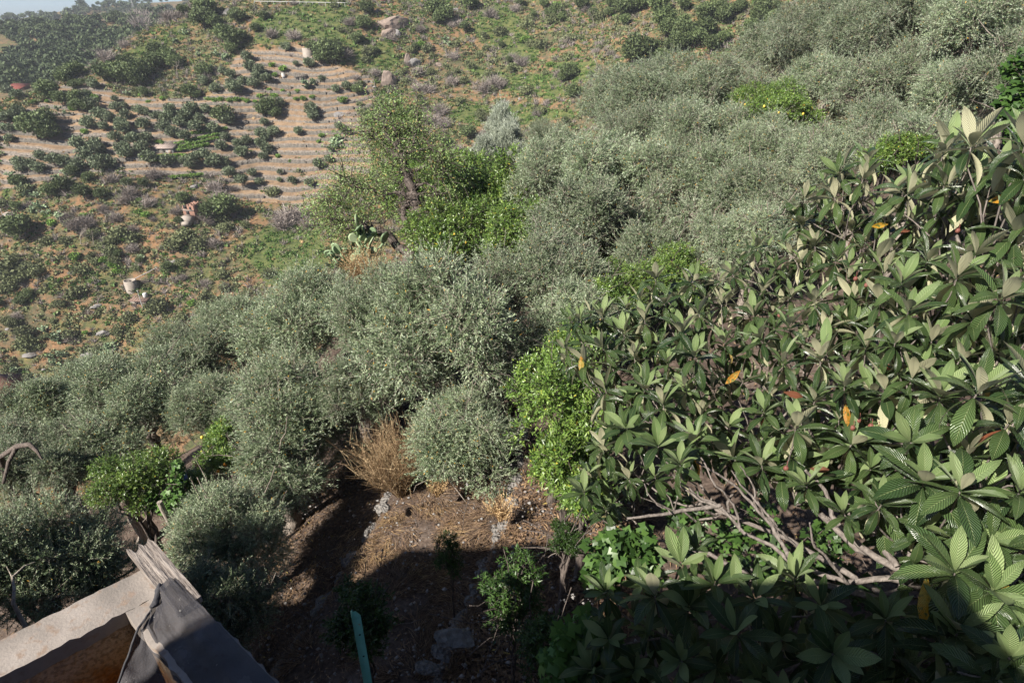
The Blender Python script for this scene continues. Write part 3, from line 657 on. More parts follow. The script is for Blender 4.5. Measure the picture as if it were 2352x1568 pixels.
def near_tree(u, v, d, rp, set_, label, cat='olive tree', name='olive_tree', asp=.85, r0=.16, mat=None, group=None, idx=None, hmin=1.2, fork=.35, nl=12, offs=(0, 0), rz=None):
    """crown centred on (u, v) at viewing depth d, rp = crown radius in picture pixels; trunk goes down to the ground"""
    C = at(u, v, d); Rw = rp*d/FL; (me, c, rb), R0 = set_[rng.integers(len(set_)) if idx is None else idx]
    bx, by = C[0]+offs[0], C[1]+offs[1]; z = float(H(bx, by)); hc = C[2]-z
    if hc < hmin*.6: print('LOW', label, round(hc, 2), 'r', round(Rw, 2))
    s = Rw/R0*(.94 if name == 'olive_tree' else 1); o = empty(name, (bx, by, z), label, cat, group); rr = rng.random()*6.28 if rz is None else rz
    cr = link('crown', me, o, (-offs[0], -offs[1], hc), rr, (s, s, s*asp))
    Mr = np.array(Matrix.Rotation(rr, 3, 'Z')); bl = (c*s*np.array([1, 1, asp]))@Mr.T
    tm = limbs(None, (-offs[0], -offs[1], hc), 1.0, bl, r0, mat or M['bark_olive'], nlimb=nl, fork=fork, wob=.05*Rw)
    link('trunk', tm, o); return o
G_OL = 'olive trees on the slope below the house'
for a in [
    # u, v, depth, radius px, set, label
    (1030,805,13.0,225,OL,'large silvery olive filling the middle of the slope',dict(asp=.95,r0=.24)),
    (1065,1010,11.8,150,OL,'low olive boughs hanging over the dry ground beside the rusty weed clump',dict(asp=.8)),
    (1250,665,14.5,165,OL,'silvery olive left of the lemon tree and loquat tip',dict()),
    (1330,760,12.5,110,OS,'small dark olive beside the trunk hollow above the orange tree',dict()),
    (885,740,14.6,135,OL,'pale olive below the dry grass tuft',dict(asp=1.1)),
    (700,740,18.5,150,OL,'olive below the prickly pear at the edge of the valley',dict()),
    (680,960,14.0,175,OL,'broad olive left of the rusty weed clump',dict(asp=.9)),
    (640,1075,12.6,115,OS,'low olive skirt above the dark bare earth',dict(asp=.7)),
    (840,900,13.6,95,OS,'dark narrow olive over the cut stump',dict()),
    (545,770,22.0,110,OL,'small olive on the far lip of the slope',dict()),
    (430,850,20.0,120,OL,'olive left of centre under the white pole and shrubs',dict()),
    (330,940,16.5,150,OL,'twisted olive with grey limbs showing left of centre',dict()),
    (490,950,16.0,110,OL,'leafy olive between the twisted olive and the broad olive',dict()),
    (215,900,20.5,105,OL,'dark olive on the left lip of the slope',dict()),
    (90,960,18.5,110,OL,'olive beside the brick building at the left edge',dict()),
    (130,1090,14.2,130,OL,'olive with a curved bare limb at the left edge',dict(asp=.85)),
    (30,1050,15.5,90,OS,'small olive cut by the left edge of the photo',dict()),
    (250,1015,14.8,80,OS,'small olive above the dark citrus tree',dict()),
    (40,1330,7.6,190,OL,'sunlit long leaved olive in the lower left corner',dict(asp=1.0)),
    (215,1290,8.3,125,OL,'sunlit olive top behind the concrete tank rim',dict(asp=.9)),
    (520,1230,10.6,140,OL,'shaded olive right behind the old wooden plank',dict(asp=.9)),
    (500,1400,9.2,115,OS,'darkest shaded olive beside the netted tank corner',dict(asp=.9)),
    (390,1130,12.6,60,OS,'small olive behind the split wooden stake',dict()),
    (1345,520,17.5,105,OS,'low rounded olive in front of the olive thicket',dict()),
    (1480,600,16.5,85,OS,'low olive spray between the two dark citrus',dict()),
    (1650,585,14.2,85,OS,'small olive peeping over the loquat top',dict()),
    (1740,545,13.6,75,OS,'small olive in the notch above the loquat',dict()),
    (1290,410,22.0,125,OL,'olive at the left end of the thicket',dict()),
    (1430,430,20.0,150,OL,'tall olive in the middle of the thicket',dict()),
    (1600,470,18.5,150,OL,'dense olive behind the loquat tip',dict()),
    (1730,470,16.0,120,OL,'olive touching the upper left of the loquat',dict()),
    (1620,340,21.0,135,OL,'olive below the rounded grey hill of crowns',dict()),
    (1480,330,23.5,110,OL,'bushy olive at the foot of the tallest crowns',dict()),
    (1505,240,27.0,165,OB,'wide domed olive rising above the thicket',dict(asp=.75)),
    (1650,230,26.0,110,OL,'olive right of the wide domed olive',dict()),
    (1255,330,36.0,62,OL,'pale green olive at the far end of the thicket',dict()),
    (1780,130,32.0,100,OL,'yellowish olive against the oak hillside',dict()),
    (1930,90,26.0,150,OB,'huge olive at the top right of the slope',dict()),
    (2080,60,22.0,150,OB,'olive crown cut by the top edge of the photo',dict()),
    (2240,90,17.5,150,OL,'nearest olive in the upper right corner',dict()),
    (2060,210,20.0,130,OL,'olive in front of the huge olive on the right',dict()),
    (1870,230,22.0,110,OL,'olive above the small lemon tree',dict()),
    (2200,250,15.5,130,OL,'dark hearted olive above the loquat',dict()),
    (2010,330,15.0,120,OL,'olive right of the small lemon tree',dict()),
    (1880,370,15.0,95,OL,'olive just above the loquat rosettes',dict()),
    (2120,370,13.0,100,OS,'shaded olive behind the uppermost loquat leaves',dict()),
    (2330,180,13.5,100,OS,'olive at the right edge of the photo',dict()),
    (1560,385,20.0,90,OL,'olive with upright shoots between two taller olives',dict()),
    (1760,350,18.0,100,OL,'olive below the small lemon tree',dict())]:
    u, v, d, rp, st, lab, kw = a; near_tree(u, v, d, rp, st, lab, group=G_OL, **kw)
near_tree(1165,315,33,52,SV,'small upright olive with silver white shoots',group=G_OL,asp=1.25,r0=.1)
near_tree(1105,365,32,48,SV,'lower silver white olive left of the upright one',group=G_OL,asp=1.0,r0=.1)
near_tree(1200,365,32,40,SV,'lowest silver white olive right of the upright one',group=G_OL,asp=.9,r0=.1)

# citrus and other broad leaved trees
def broad(Rx, nT, L=.085, W=.036, mat='lemon', nb=30, up=.45, droop=.3, per=9, curl=.12):
    return spray_crown('crown', Rx, nT, per, L, W, M[mat], M['bark_dark'], nb=nb, up=up, droop=droop, spread=.85, Lt=(.15, .32), fold=True, curl=curl)
CT_ = [(broad(1.2, 2400), 1.2) for _ in range(2)]; CN = [(broad(.75, 1150, .095, .034, curl=.25, nb=12), .75) for _ in range(2)]; DK = [(broad(.7, 330, .095, .036, 'darkleaf', nb=16, curl=.3), .7), (broad(.9, 800, .10, .042, 'darkleaf', nb=20), .9)]
def lemons(o, n, rad, hz, mat, r=.035, zlo=-.5, only=None):
    for i in range(n):
        b = bpy.data.meshes.new('fruit'); import bmesh; bm = bmesh.new(); bmesh.ops.create_uvsphere(bm, u_segments=10, v_segments=8, radius=r)
        for vv in bm.verts: vv.co.z *= 1.2; vv.co.x *= 1+.03*math.sin(vv.co.z*90)
        bm.to_mesh(b); bm.free(); b.materials.append(mat)
        for p in b.polygons: p.use_smooth = True
        a = rng.uniform(-2.6, -.5); e = rng.uniform(zlo, .6); link('fruit', b, o, (math.cos(a)*math.cos(e)*rad, math.sin(a)*math.cos(e)*rad, hz+math.sin(e)*rad*.8))
M['lemonfruit'] = plain('lemon_skin', (.72,.48,.06), (.62,.45,.08), rough=.4); M['orangefruit'] = plain('orange_skin', (.72,.27,.03), (.6,.25,.04), rough=.4)
def citrus(u, v, d, rp, st, lab, n=0, fm='lemonfruit', **kw):
    o = near_tree(u, v, d, rp, st, lab, cat='citrus tree', name='citrus_tree', mat=M['bark_dark'], r0=.07, group='citrus trees among the olives', nl=8, **kw)
    Rw = rp*d/FL; hz = [c for c in o.children if c.name.startswith('crown')][0].location.z; lemons(o, n, Rw*.97, hz, M[fm], zlo=-.1); return o
citrus(1160,480,24,125,CT_,'bright lemon tree right of the gnarled almond tree',5)
citrus(1050,555,21,105,CT_,'lemon tree with yellow fruit at the foot of the almond tree',9)
citrus(1210,550,19,95,CT_,'light green citrus behind the large silvery olive',3)
citrus(1010,430,30,110,CT_,'dark green tree behind the almond trunk',0)
citrus(1740,235,21.5,48,CT_,'sunlit lemon shoots above the olive thicket',2)
citrus(1790,270,19.5,75,CT_,'small lemon tree hung with yellow fruit among the right hand olives',6)
citrus(1440,545,18.5,62,CT_,'citrus glimpsed between two olives in the thicket',0)
citrus(1445,655,14.5,70,CT_,'dark citrus left of the loquat tip',0)
citrus(1560,630,14.5,72,CT_,'citrus peeping over the top of the loquat',0)
citrus(2040,365,12.5,50,CN,'yellowish citrus sprigs above the loquat',0)
citrus(2100,340,12.2,40,CN,'pale citrus twigs behind the upper loquat rosettes',0)
citrus(1280,950,9.6,125,CT_,'bright green orange tree left of the loquat',1,'orangefruit',asp=1.25)
citrus(1300,1080,9.0,95,CN,'lower leafy orange boughs over the sunlit path',0,asp=1.3)
citrus(1345,1130,8.4,70,CN,'drooping citrus branch beside the bare loquat limbs',0)
citrus(1330,800,10.3,72,CN,'citrus shoots under the first loquat rosettes',0)
citrus(1405,705,12.8,66,CN,'lime green citrus sprays climbing between olive and loquat',0)
citrus(305,1100,11.8,78,CT_,'dark glossy citrus with a thin black trunk behind the plank',0)
citrus(510,1000,14.2,45,CN,'little citrus lit in a gap between olives',1)
citrus(500,1065,13.4,55,CN,'small orange tree beside the blue bag',4,'orangefruit')
citrus(450,1120,12.6,38,CN,'citrus sprig above the shaded olive',0)
o = near_tree(835,1430,7.0,90,DK,'young citrus tree in deep shade behind the green post','fruit tree','fruit_tree',mat=M['bark_dark'],r0=.025,idx=1,nl=8,asp=.9)
o = near_tree(1180,1380,6.6,85,DK,'thin leaved peach sapling in shade near the flat stones','fruit tree','fruit_tree',mat=M['bark_dark'],r0=.02,idx=0,nl=8)
o = near_tree(1240,1480,6.0,75,DK,'shaded peach boughs at the bottom edge','fruit tree','fruit_tree',mat=M['bark_dark'],r0=.02,idx=0,nl=8)
o = near_tree(1035,1290,8.6,36,DK,'spindly sapling standing alone between the two terrace edges','sapling','sapling',mat=M['bark_dark'],r0=.012,idx=0,nl=5,asp=1.5)
citrus(1300,1240,8.0,45,DK,'dark sprigs under the drooping citrus branch',0)
# ================================================================ LOQUAT
def loquat_leaf_mat(name, top, top2, under, rib, rough=.27, spec=.65, spots=None):
    m, t, o = nodes(name)
    uv = N(t, 'ShaderNodeUVMap').outputs[0]; sp = N(t, 'ShaderNodeSeparateXYZ'); t.links.new(uv, sp.inputs[0])
    av = mth(t, 'ABSOLUTE', mth(t, 'SUBTRACT', sp.outputs[1], .5)); ph = mth(t, 'SUBTRACT', mth(t, 'MULTIPLY', sp.outputs[0], 15.0), mth(t, 'MULTIPLY', av, 7.0))
    vein = mth(t, 'ABSOLUTE', mth(t, 'SINE', mth(t, 'MULTIPLY', ph, math.pi)))
    at_ = N(t, 'ShaderNodeAttribute', attribute_name='rnd').outputs['Fac']
    c = mixc(t, at_, top, top2); line = ramp(t, [(0, (1, 1, 1)), (.16, (0, 0, 0))], vein); c = mixc(t, mth(t, 'MULTIPLY', line, .18), c, rib)
    mid = ramp(t, [(0, (1, 1, 1)), (.035, (0, 0, 0))], av); c = mixc(t, mth(t, 'MULTIPLY', mid, .8), c, rib)
    if spots: 
        n = noise(t, 38, 4); c = mixc(t, ramp(t, [(.52, (0, 0, 0)), (.60, (1, 1, 1))], n), c, spots)
        n = noise(t, 9, 3); c = mixc(t, ramp(t, [(.52, (0, 0, 0)), (.66, (1, 1, 1))], n), c, rib)
    bf = N(t, 'ShaderNodeNewGeometry').outputs['Backfacing']; cu = mixc(t, mth(t, 'MULTIPLY', mid, .8), under, tuple(x*.75 for x in under)); cu = mixc(t, mth(t, 'MULTIPLY', line, .35), cu, tuple(x*.6 for x in under)); c = mixc(t, bf, c, cu)
    p = principled(t, o, c, rough, vein, .9, .010, spec=spec, trans=.20)
    rr = mixc(t, bf, (rough,)*3, (.8,)*3); t.links.new(rr, p.inputs['Roughness'])
    return m
M['lq'] = loquat_leaf_mat('loquat_leaf', (.026,.055,.018), (.085,.135,.044), (.54,.53,.33), (.20,.24,.10))
M['lqnew'] = loquat_leaf_mat('young_loquat_leaf', (.15,.23,.075), (.26,.34,.14), (.54,.53,.33), (.32,.38,.18), .45)
M['lqyel'] = loquat_leaf_mat('yellow_loquat_leaf', (.62,.36,.02), (.60,.26,.03), (.50,.36,.10), (.62,.5,.12), .5, spots=(.12,.16,.03))
M['lqred'] = loquat_leaf_mat('withered_loquat_leaf', (.33,.09,.035), (.24,.10,.05), (.45,.24,.16), (.4,.16,.08), .6)
NS, NW = 9, 5
def leaf_grid(O, D, Nn, L, W, curl, cup, twist=None):
    """ribbed leaves as curved grids: NS sections along, NW across"""
    n = len(O); s = np.linspace(0, 1, NS); a = np.linspace(-1, 1, NW)
    prof = np.sin(np.pi*np.clip(s, 0, 1)**1.12)**.8*.5; prof[0] = .05; prof[-1] = .012
    S = unit(np.cross(D, Nn)); Nn = np.cross(S, D)
    th = curl[:, None]*s[None]                      # bending away from the normal
    step = L[:, None]/(NS-1); dx = np.cos(th)*step; dz = -np.sin(th)*step
    X = np.concatenate([np.zeros((n, 1)), np.cumsum(dx[:, :-1], 1)], 1); Zc = np.concatenate([np.zeros((n, 1)), np.cumsum(dz[:, :-1], 1)], 1)
    jag = 1+.05*(np.arange(NS) % 2)[None, :, None]
    y = prof[None, :, None]*a[None, None]*W[:, None, None]*jag
    zz = Zc[..., None]+cup[:, None, None]*W[:, None, None]*prof[None, :, None]*np.abs(a)[None, None]**1.3
    P = O[:, None, None]+D[:, None, None]*X[..., None, None]+S[:, None, None]*y[..., None]+Nn[:, None, None]*zz[..., None]
    i = np.arange(NS-1)[:, None]; j = np.arange(NW-1)[None]; q = np.stack([i*NW+j, i*NW+j+1, (i+1)*NW+j+1, (i+1)*NW+j], -1).reshape(-1, 4)
    F = (np.arange(n)[:, None, None]*(NS*NW)+q[None]).reshape(-1, 4)
    U = np.stack(np.broadcast_arrays(s[:, None], (a[None]+1)/2), -1).reshape(-1, 2); uv = np.tile(U[q].reshape(-1, 2), (n, 1))
    return P.reshape(-1, 3), F, uv
def lq_depth(u, v):
    K = np.array([(1320,790,7.0),(1420,720,7.2),(1560,640,7.4),(1740,590,7.2),(1850,480,7.6),(2000,430,6.6),(2180,380,5.8),(2340,340,5.0),(1900,700,6.2),(1600,850,6.2),(1900,900,5.2),(2100,700,5.2),(2300,700,4.6),(2300,950,4.1),(2100,1150,4.2),(1400,1080,5.9),(1600,1050,5.6),
                  (1900,1150,4.9),(2250,1350,3.6),(1560,1250,4.1),(1400,1450,4.6),(1700,1400,4.2),(1950,1480,3.9),(2250,1520,3.3),(1350,1180,5.8)])
    w_ = 1/(((np.asarray(u)[..., None]-K[:, 0])**2+(np.asarray(v)[..., None]-K[:, 1])**2)/9e3+1)**2
    return (w_*K[:, 2]).sum(-1)/w_.sum(-1)
LQ1 = [(1290,745),(1340,712),(1410,720),(1440,690),(1490,640),(1560,650),(1640,640),(1700,580),(1760,560),(1830,580),(1810,480),(1850,440),(1920,410),(1940,360),(2000,370),(2060,420),(2120,400),(2190,330),(2260,330),(2300,370),(2400,300),(2450,1640),
       (2180,1620),(2180,1330),(2060,1260),(1960,1200),(1870,1130),(1790,1100),(1700,1080),(1640,1040),(1560,1090),(1480,1100),(1470,1180),(1400,1190),(1340,1150),(1345,1060),(1400,990),(1380,880),(1300,840)]
LQ2 = [(1340,1400),(1420,1340),(1520,1330),(1540,1210),(1590,1210),(1620,1330),(1690,1290),(1760,1330),(1810,1330),(1870,1340),(1960,1380),(2010,1440),(2060,1400),(2120,1480),(2200,1500),(2450,1620),(1340,1640)]
def poisson(poly, spacing_m, jit, seed):
    g = np.random.default_rng(seed); us = [p[0] for p in poly]; vs = [p[1] for p in poly]; pts = []
    cand = np.stack([g.uniform(min(us), max(us), 9000), g.uniform(min(vs), max(vs), 9000)], 1); cand = cand[inpoly(cand[:, 0], cand[:, 1], poly)]
    D_ = lq_depth(cand[:, 0], cand[:, 1]); acc = np.zeros((0, 3))
    for (u, v), d in zip(cand, D_):
        s = spacing_m/d*FL
        if len(acc) and np.min(np.hypot(acc[:, 0]-u, acc[:, 1]-v)) < s: continue
        acc = np.vstack([acc, [u, v, d+g.uniform(-jit, jit)+.45*float(fbm(np.array(u), np.array(v), 130, 2, 1))]])
    return acc
ros = np.concatenate([poisson(LQ1, .25, .2, 1), poisson(LQ2, .25, .2, 5)])
ros2 = np.concatenate([poisson(LQ1, .235, .15, 2)+[0, 0, .38], poisson(LQ2, .30, .2, 6)+[0, 0, .4]])
ros3 = poisson(LQ1, .28, .2, 3)+[0, 0, .75]
print('rosettes', len(ros), len(ros2), len(ros3))
g = np.random.default_rng(21)
BASE = at(2170, 1440, 4.35); bx, by = BASE[0]-.1, BASE[1]+.25; bz = float(H(bx, by)); LQO = np.array([bx, by, bz])
lq = empty('loquat_tree', LQO, 'large loquat tree with big ribbed leaves filling the right side of the photo', 'loquat tree')
CR = {k: [[], [], [], [], [], []] for k in ('lq', 'lqnew', 'lqyel', 'lqred')}     # O D N L W curl
tips = []
for li, (RS, full) in enumerate(((ros, 1), (ros2, 0), (ros3, 0))):
    PP = at(RS[:, 0], RS[:, 1], RS[:, 2])
    for P, (u, v, d) in zip(PP, RS):
        out = P-(LQO+np.array([.4, .6, 2.6])); axis = unit(np.array([0, 0, 1.])+.28*unit(out)+g.normal(0, .22, 3)+np.array([-.05, -.02, 0])); tips.append((P, axis))
        A = unit(np.cross(axis, g.normal(size=3))); B = np.cross(axis, A); sz = g.uniform(.85, 1.5)*(1.0+.18*float(smooth(1700, 2100, u)))
        n1 = g.integers(4, 9) if full else 3; n2 = g.integers(8, 12) if full else 9; ph = g.random()*6.3
        tot = n1+n2
        for k in range(tot):
            a = ph+k*2.399; rad = math.cos(a)*A+math.sin(a)*B; young = k < n1
            f = k/(tot-1); el = (1.2-.4*g.random()-.2*f) if young else (.75-1.85*((k-n1)/max(1, n2-1))+g.normal(0, .2))
            D = math.cos(el)*rad+math.sin(el)*axis; Nn = -math.sin(el)*rad+math.cos(el)*axis; D = unit(D+g.normal(0, .05, 3)); Nn = unit(Nn+g.normal(0, .12, 3))
            L = (.135+.085*g.random() if young else .175+.055*g.random())*sz; W = L*(.25+.09*g.random())
            key = 'lqnew' if (young and g.random() < .7) else 'lq'
            if not young and k > tot-3 and full:
                q = g.random()
                if q < .014: key = 'lqyel'
                elif q < .03: key = 'lqred'
            O = P+axis*(.012*(n1-k)*.6)+rad*.008
            for s_, val in zip(CR[key], (O, D, Nn, L, W, (g.uniform(.0, .45) if young else g.uniform(.35, 1.35)))): s_.append(val)
# the few conspicuous leaves of the photo: yellow ones hanging in the lower right and near the middle, a pale one alone in shade
for u, v, du, dv, L, key, dd in [(2128,1322,0,1,.30,'lqyel',-.06),(2310,1330,-.1,1,.26,'lqyel',.0),(1700,850,-.5,.5,.20,'lqyel',-.1),(2250,850,.35,.9,.21,'lqyel',-.1),(1940,925,.2,1,.2,'lqyel',-.1),(1335,815,0,1,.2,'lqyel',-.1),(2040,515,-1,.15,.17,'lqyel',-.1),(1510,1010,.9,.2,.17,'lqyel',-.05),
        (2090,530,-1,.1,.14,'lqred',-.1),(2060,845,-1,-.1,.15,'lqred',-.1),(1860,1075,1,.1,.16,'lqred',-.05),(1800,900,1,.25,.18,'lqred',-.05),(1790,1320,.1,-1,.15,'lqnew',0),(1560,1290,-.35,-1,.27,'lqnew',0),(1565,1290,.1,-1,.25,'lqnew',0),(1565,1295,.9,-.35,.2,'lqnew',0),(1690,1350,0,-1,.24,'lqnew',-.1),(2330,450,-.9,.2,.22,'lqyel',-.1)]:
    d = float(lq_depth(u, v))+dd; P = at(u, v, d); e = at(u+du*60, v+dv*60, d-.02); D = unit(e-P); Nn = unit(np.array([0, -1, .5])+g.normal(0, .15, 3)); Nn = unit(Nn-D*(Nn@D))
    for s_, val in zip(CR[key], (P, D, Nn, L, L*.33, .25)): s_.append(val)
lqname = {'lq': 'crown', 'lqnew': 'young_leaves', 'lqyel': 'yellow_leaves', 'lqred': 'withered_leaves'}
for key, (O, D, Nn, L, W, cu) in CR.items():
    O, D, Nn, L, W, cu = [np.array(q) for q in (O, D, Nn, L, W, cu)]; n = len(O)
    V, F, uv = leaf_grid(O-LQO, D, Nn, L, W, cu, np.full(n, .22)+g.normal(0, .1, n))
    me = mkmesh(lqname[key], V, [F], [M[key]], np.repeat(g.random(n), (NS-1)*(NW-1)), smooth_=True, uv=uv); o = link(lqname[key], me, lq)
    if key == 'lqyel': o['label'] = 'yellow spotted dying leaves'
    if key == 'lqred': o['label'] = 'rust red withered leaves'
    if key == 'lqnew': o['label'] = 'pale upright young leaves'
# wood: every rosette hangs on a twig to a hub, hubs on limbs, limbs on the trunk
T_ = np.array([p for p, a in tips]); AX = np.array([a for p, a in tips])
def kmeans(X, k, it=12):
    C_ = X[g.permutation(len(X))[:k]].copy()
    for _ in range(it):
        lab = np.argmin(((X[:, None]-C_[None])**2).sum(-1), 1)
        for j in range(k):
            if (lab == j).any(): C_[j] = X[lab == j].mean(0)
    return C_, lab
wb = MB(); FK = LQO+np.array([.15, .1, 1.9]); FK2 = at(2230, 1390, 4.5)
wb.tube(bend(LQO-[0, 0, .4], FK2, 0, 8, .03)-LQO, np.linspace(.15, .11, 8), 12, rough=.25)
C1, lab1 = kmeans(T_, 62); C1h = C1+np.array([.05, .12, -.42])+(FK2-C1)*.10
C2, lab2 = kmeans(C1h, 13); C2h = C2+(FK2-C2)*.22+np.array([0, .12, -.30])
for P, a, l in zip(T_, AX, lab1):
    h = C1h[l]; p1 = P-a*.16; pts = np.stack([P, P-a*.07, p1, p1*.6+h*.4+g.normal(0, .03, 3), h]); wb.tube(pts-LQO, [.005, .006, .0065, .007, .009], 5, mi=0)
for h, l in zip(C1h, lab2): wb.tube(bend(h, C2h[l], -.08, 6, .035)-LQO, np.linspace(.010, .017, 6), 6, rough=.15)
for h in C2h: wb.tube(bend(h, FK2, -.05, 8, .06)-LQO, np.linspace(.017, .032, 8), 8, rough=.2)
def branch(pts, r):
    P = np.array([at(u, v, d) for u, v, d in pts])-LQO
    n = len(P); t = np.linspace(0, n-1, n*3); P = np.stack([np.interp(t, np.arange(n), P[:, i]) for i in range(3)], 1); P[1:-1] += g.normal(0, .006, (len(P)-2, 3))
    wb.tube(P, np.linspace(r[0], r[1], len(P)), 7, rough=.2)
for pts, r in [([(1440,1190,5.3),(1540,1178,5.25),(1655,1160,5.2)],(.011,.02)),([(1550,1095,5.3),(1600,1140,5.3),(1660,1165,5.2),(1700,1220,5.1),(1770,1250,5.0),(1830,1300,4.8),(1880,1315,4.7),(1960,1340,4.6),(2060,1325,4.5),(2150,1370,4.45),(2230,1390,4.5)],(.008,.028)),
               ([(1600,1060,5.2),(1690,1115,5.2),(1740,1170,5.1),(1790,1240,5.0),(1830,1300,4.8)],(.008,.02)),([(1530,1060,5.3),(1560,1110,5.3),(1610,1150,5.25),(1660,1165,5.2)],(.006,.014)),([(1680,1080,5.1),(1720,1130,5.1),(1780,1200,5.05),(1790,1240,5.0)],(.006,.014)),
               ([(1700,1220,5.1),(1690,1160,5.1),(1640,1110,5.1),(1610,1050,5.15)],(.012,.006)),([(1850,1080,4.9),(1900,1130,4.9),(1910,1180,4.85),(1960,1240,4.8),(2000,1270,4.7),(2100,1330,4.5)],(.012,.03)),([(1540,1178,5.2),(1500,1150,5.2),(1480,1110,5.2)],(.008,.005)),
               ([(1740,1170,5.1),(1730,1110,5.05),(1700,1070,5.0)],(.009,.005)),([(1860,1290,4.8),(1800,1220,4.75),(1760,1190,4.7),(1740,1150,4.7)],(.012,.005)),([(2010,1120,4.6),(2020,1180,4.6),(2020,1240,4.6),(2060,1300,4.5)],(.012,.024)),([(1950,1345,4.6),(1900,1280,4.5),(1870,1250,4.45),(1860,1200,4.4)],(.014,.006)),
               ([(2180,430,5.9),(2190,470,5.9),(2195,540,5.9),(2220,620,5.7)],(.012,.02)),([(2310,440,5.2),(2300,500,5.2),(2320,560,5.2)],(.012,.02)),([(2230,1390,4.5),(2330,1440,4.3),(2420,1480,4.2)],(.05,.03)),([(2110,1480,4.3),(2180,1440,4.4),(2230,1390,4.5)],(.03,.05))]:
    branch(pts, r)
wb.obj('trunk', [M['bark_loquat']], lq)
# withered fruit
M['oldfruit'] = plain('withered_fruit', (.10,.03,.03), (.2,.08,.05), rough=.6, sc=60)
for u, v in [(1972,965),(1958,982),(2000,978),(2015,985),(1965,640),(1990,655),(1790,725),(2145,1265),(2200,530),(1805,1075)]:
    P = at(u, v, float(lq_depth(u, v))-.08)-LQO; b = MB()
    th = np.linspace(0, np.pi, 8); ph = np.linspace(0, 2*np.pi, 11)[:-1]; r = .019*(1+.18*g.random((8, 10)))
    V = np.stack([r*np.sin(th)[:, None]*np.cos(ph), r*np.sin(th)[:, None]*np.sin(ph), r*1.15*np.cos(th)[:, None]+0*ph], -1).reshape(-1, 3)
    i = np.arange(7)[:, None]; j = np.arange(10)[None]; F = np.stack([i*10+j, i*10+(j+1) % 10, (i+1)*10+(j+1) % 10, (i+1)*10+j], -1).reshape(-1, 4)[:, ::-1]
    b.add(V, F); b.tube([(0, 0, .018), (.004, 0, .04), (0, .006, .07)], .003, 4); link('fruit', b.mesh('fruit', [M['oldfruit']], True), lq, tuple(P))

# ================================================================ ALMOND TREE
AB = at(942, 596, 21.5); az_ = float(H(AB[0], AB[1])); AO = np.array([AB[0], AB[1], az_]); print('almond base', AB[2], az_)
alm = empty('almond_tree', AO, 'gnarled almond tree with dark twisted trunk and thin yellow green leaves', 'almond tree')
ab = MB(); ends = []
def ap(u, v, d=21.5): return at(u, v, d)-AO
def alimb(pts, r0, r1, k=8, rough=.35, ends_=True):
    P = np.array([ap(*p) for p in pts]); n = len(P); t = np.linspace(0, n-1, n*4-3); Q = np.stack([np.interp(t, np.arange(n), P[:, i]) for i in range(3)], 1); Q[1:-1] += rng.normal(0, .03, (len(Q)-2, 3))
    ab.tube(Q, np.linspace(r0, r1, len(Q)), k, rough=rough)
    if ends_: ends.extend(Q[len(Q)//2:])
ab.tube(np.array([ap(942, 596)*[1, 1, 0]-[0, 0, .4], ap(942, 596), ap(944, 570)]), [.34, .26, .22], 10, rough=.3)
alimb([(944,580),(958,545),(968,506),(958,480),(950,460),(945,430),(936,400),(924,372),(917,342),(912,310),(905,290)], .27, .06)
alimb([(944,575),(940,545),(930,510),(925,480),(945,455),(950,440)], .15, .08)
alimb([(938,580),(917,570),(893,541),(865,530),(832,522),(800,520)], .19, .06)
alimb([(948,456),(935,447),(915,443),(893,444),(870,440)], .10, .03)
alimb([(920,360),(890,345),(865,320),(840,300)], .09, .02); alimb([(922,370),(950,330),(960,290),(955,255)], .08, .02); alimb([(917,345),(880,300),(890,270),(905,245)], .07, .015)
alimb([(936,400),(980,380),(1000,370),(1020,400)], .08, .02); alimb([(945,430),(975,420),(1000,430),(1010,460)], .06, .015); alimb([(920,355),(985,340),(1010,350)], .06, .015); alimb([(832,522),(790,490),(760,470),(740,450)], .07, .02); alimb([(870,440),(830,430),(800,420),(780,400)], .05, .015); alimb([(865,530),(800,500),(760,500)], .06, .015)
E = np.array(ends); tw = []
for i in range(420):
    b0 = E[rng.integers(len(E))]; L = rng.uniform(.5, 1.5); d = unit(rng.normal(size=3)*[1.0, .9, .7]+[0, 0, .15]); P = bend(b0, b0+d*L, rng.uniform(-.25, .15), 5, .07); P[-1, 2] -= rng.uniform(0, .5)
    ab.tube(P, np.linspace(.020, .005, 5), 4); tw.append(P)
alt = ab.obj('trunk', [M['bark_dark']], alm)
O, D = [], []
for P in tw:
    n = int(rng.integers(24, 60)); k = rng.integers(1, 5, n); c = P[k]+rng.normal(0, .14, (n, 3)); O.append(c); D.append(unit(rng.normal(size=(n, 3))+[0, 0, -.4]))
for c_, rr_, cnt in [((905,290),75,2200),((850,330),75,2000),((960,320),65,1500),((800,440),85,2600),((780,510),75,2400),((860,400),65,1300),((1010,390),60,1300),((1030,430),45,900),((740,470),50,1400),((905,250),40,900),((850,490),50,900)]:
    C = ap(*c_, 22.1); r = rr_*21.5/FL; nn = int(cnt*.8)//14; cc = C+unit(rng.normal(size=(nn, 3)))*(rng.random((nn, 1))**.45)*r; c = np.repeat(cc, 14, 0)+rng.normal(0, .13, (nn*14, 3)); O.append(c); D.append(unit(rng.normal(size=(nn*14, 3))+[0, 0, -.35]))
O = np.concatenate(O); D = np.concatenate(D)
TL_ = np.array([(350,918),(372,924),(403,936),(430,945),(475,951),(506,965),(560,952),(600,944)]); uu_, vv_, dd_ = proj(O+AO); kp = ~((vv_ > 395) & (np.abs(uu_-np.interp(vv_, TL_[:, 0], TL_[:, 1])+6) < 34)); kp &= (vv_ < 505) | (uu_ < 830); O = O[kp]; D = D[kp]; n = len(O)      # the lower trunk is bare
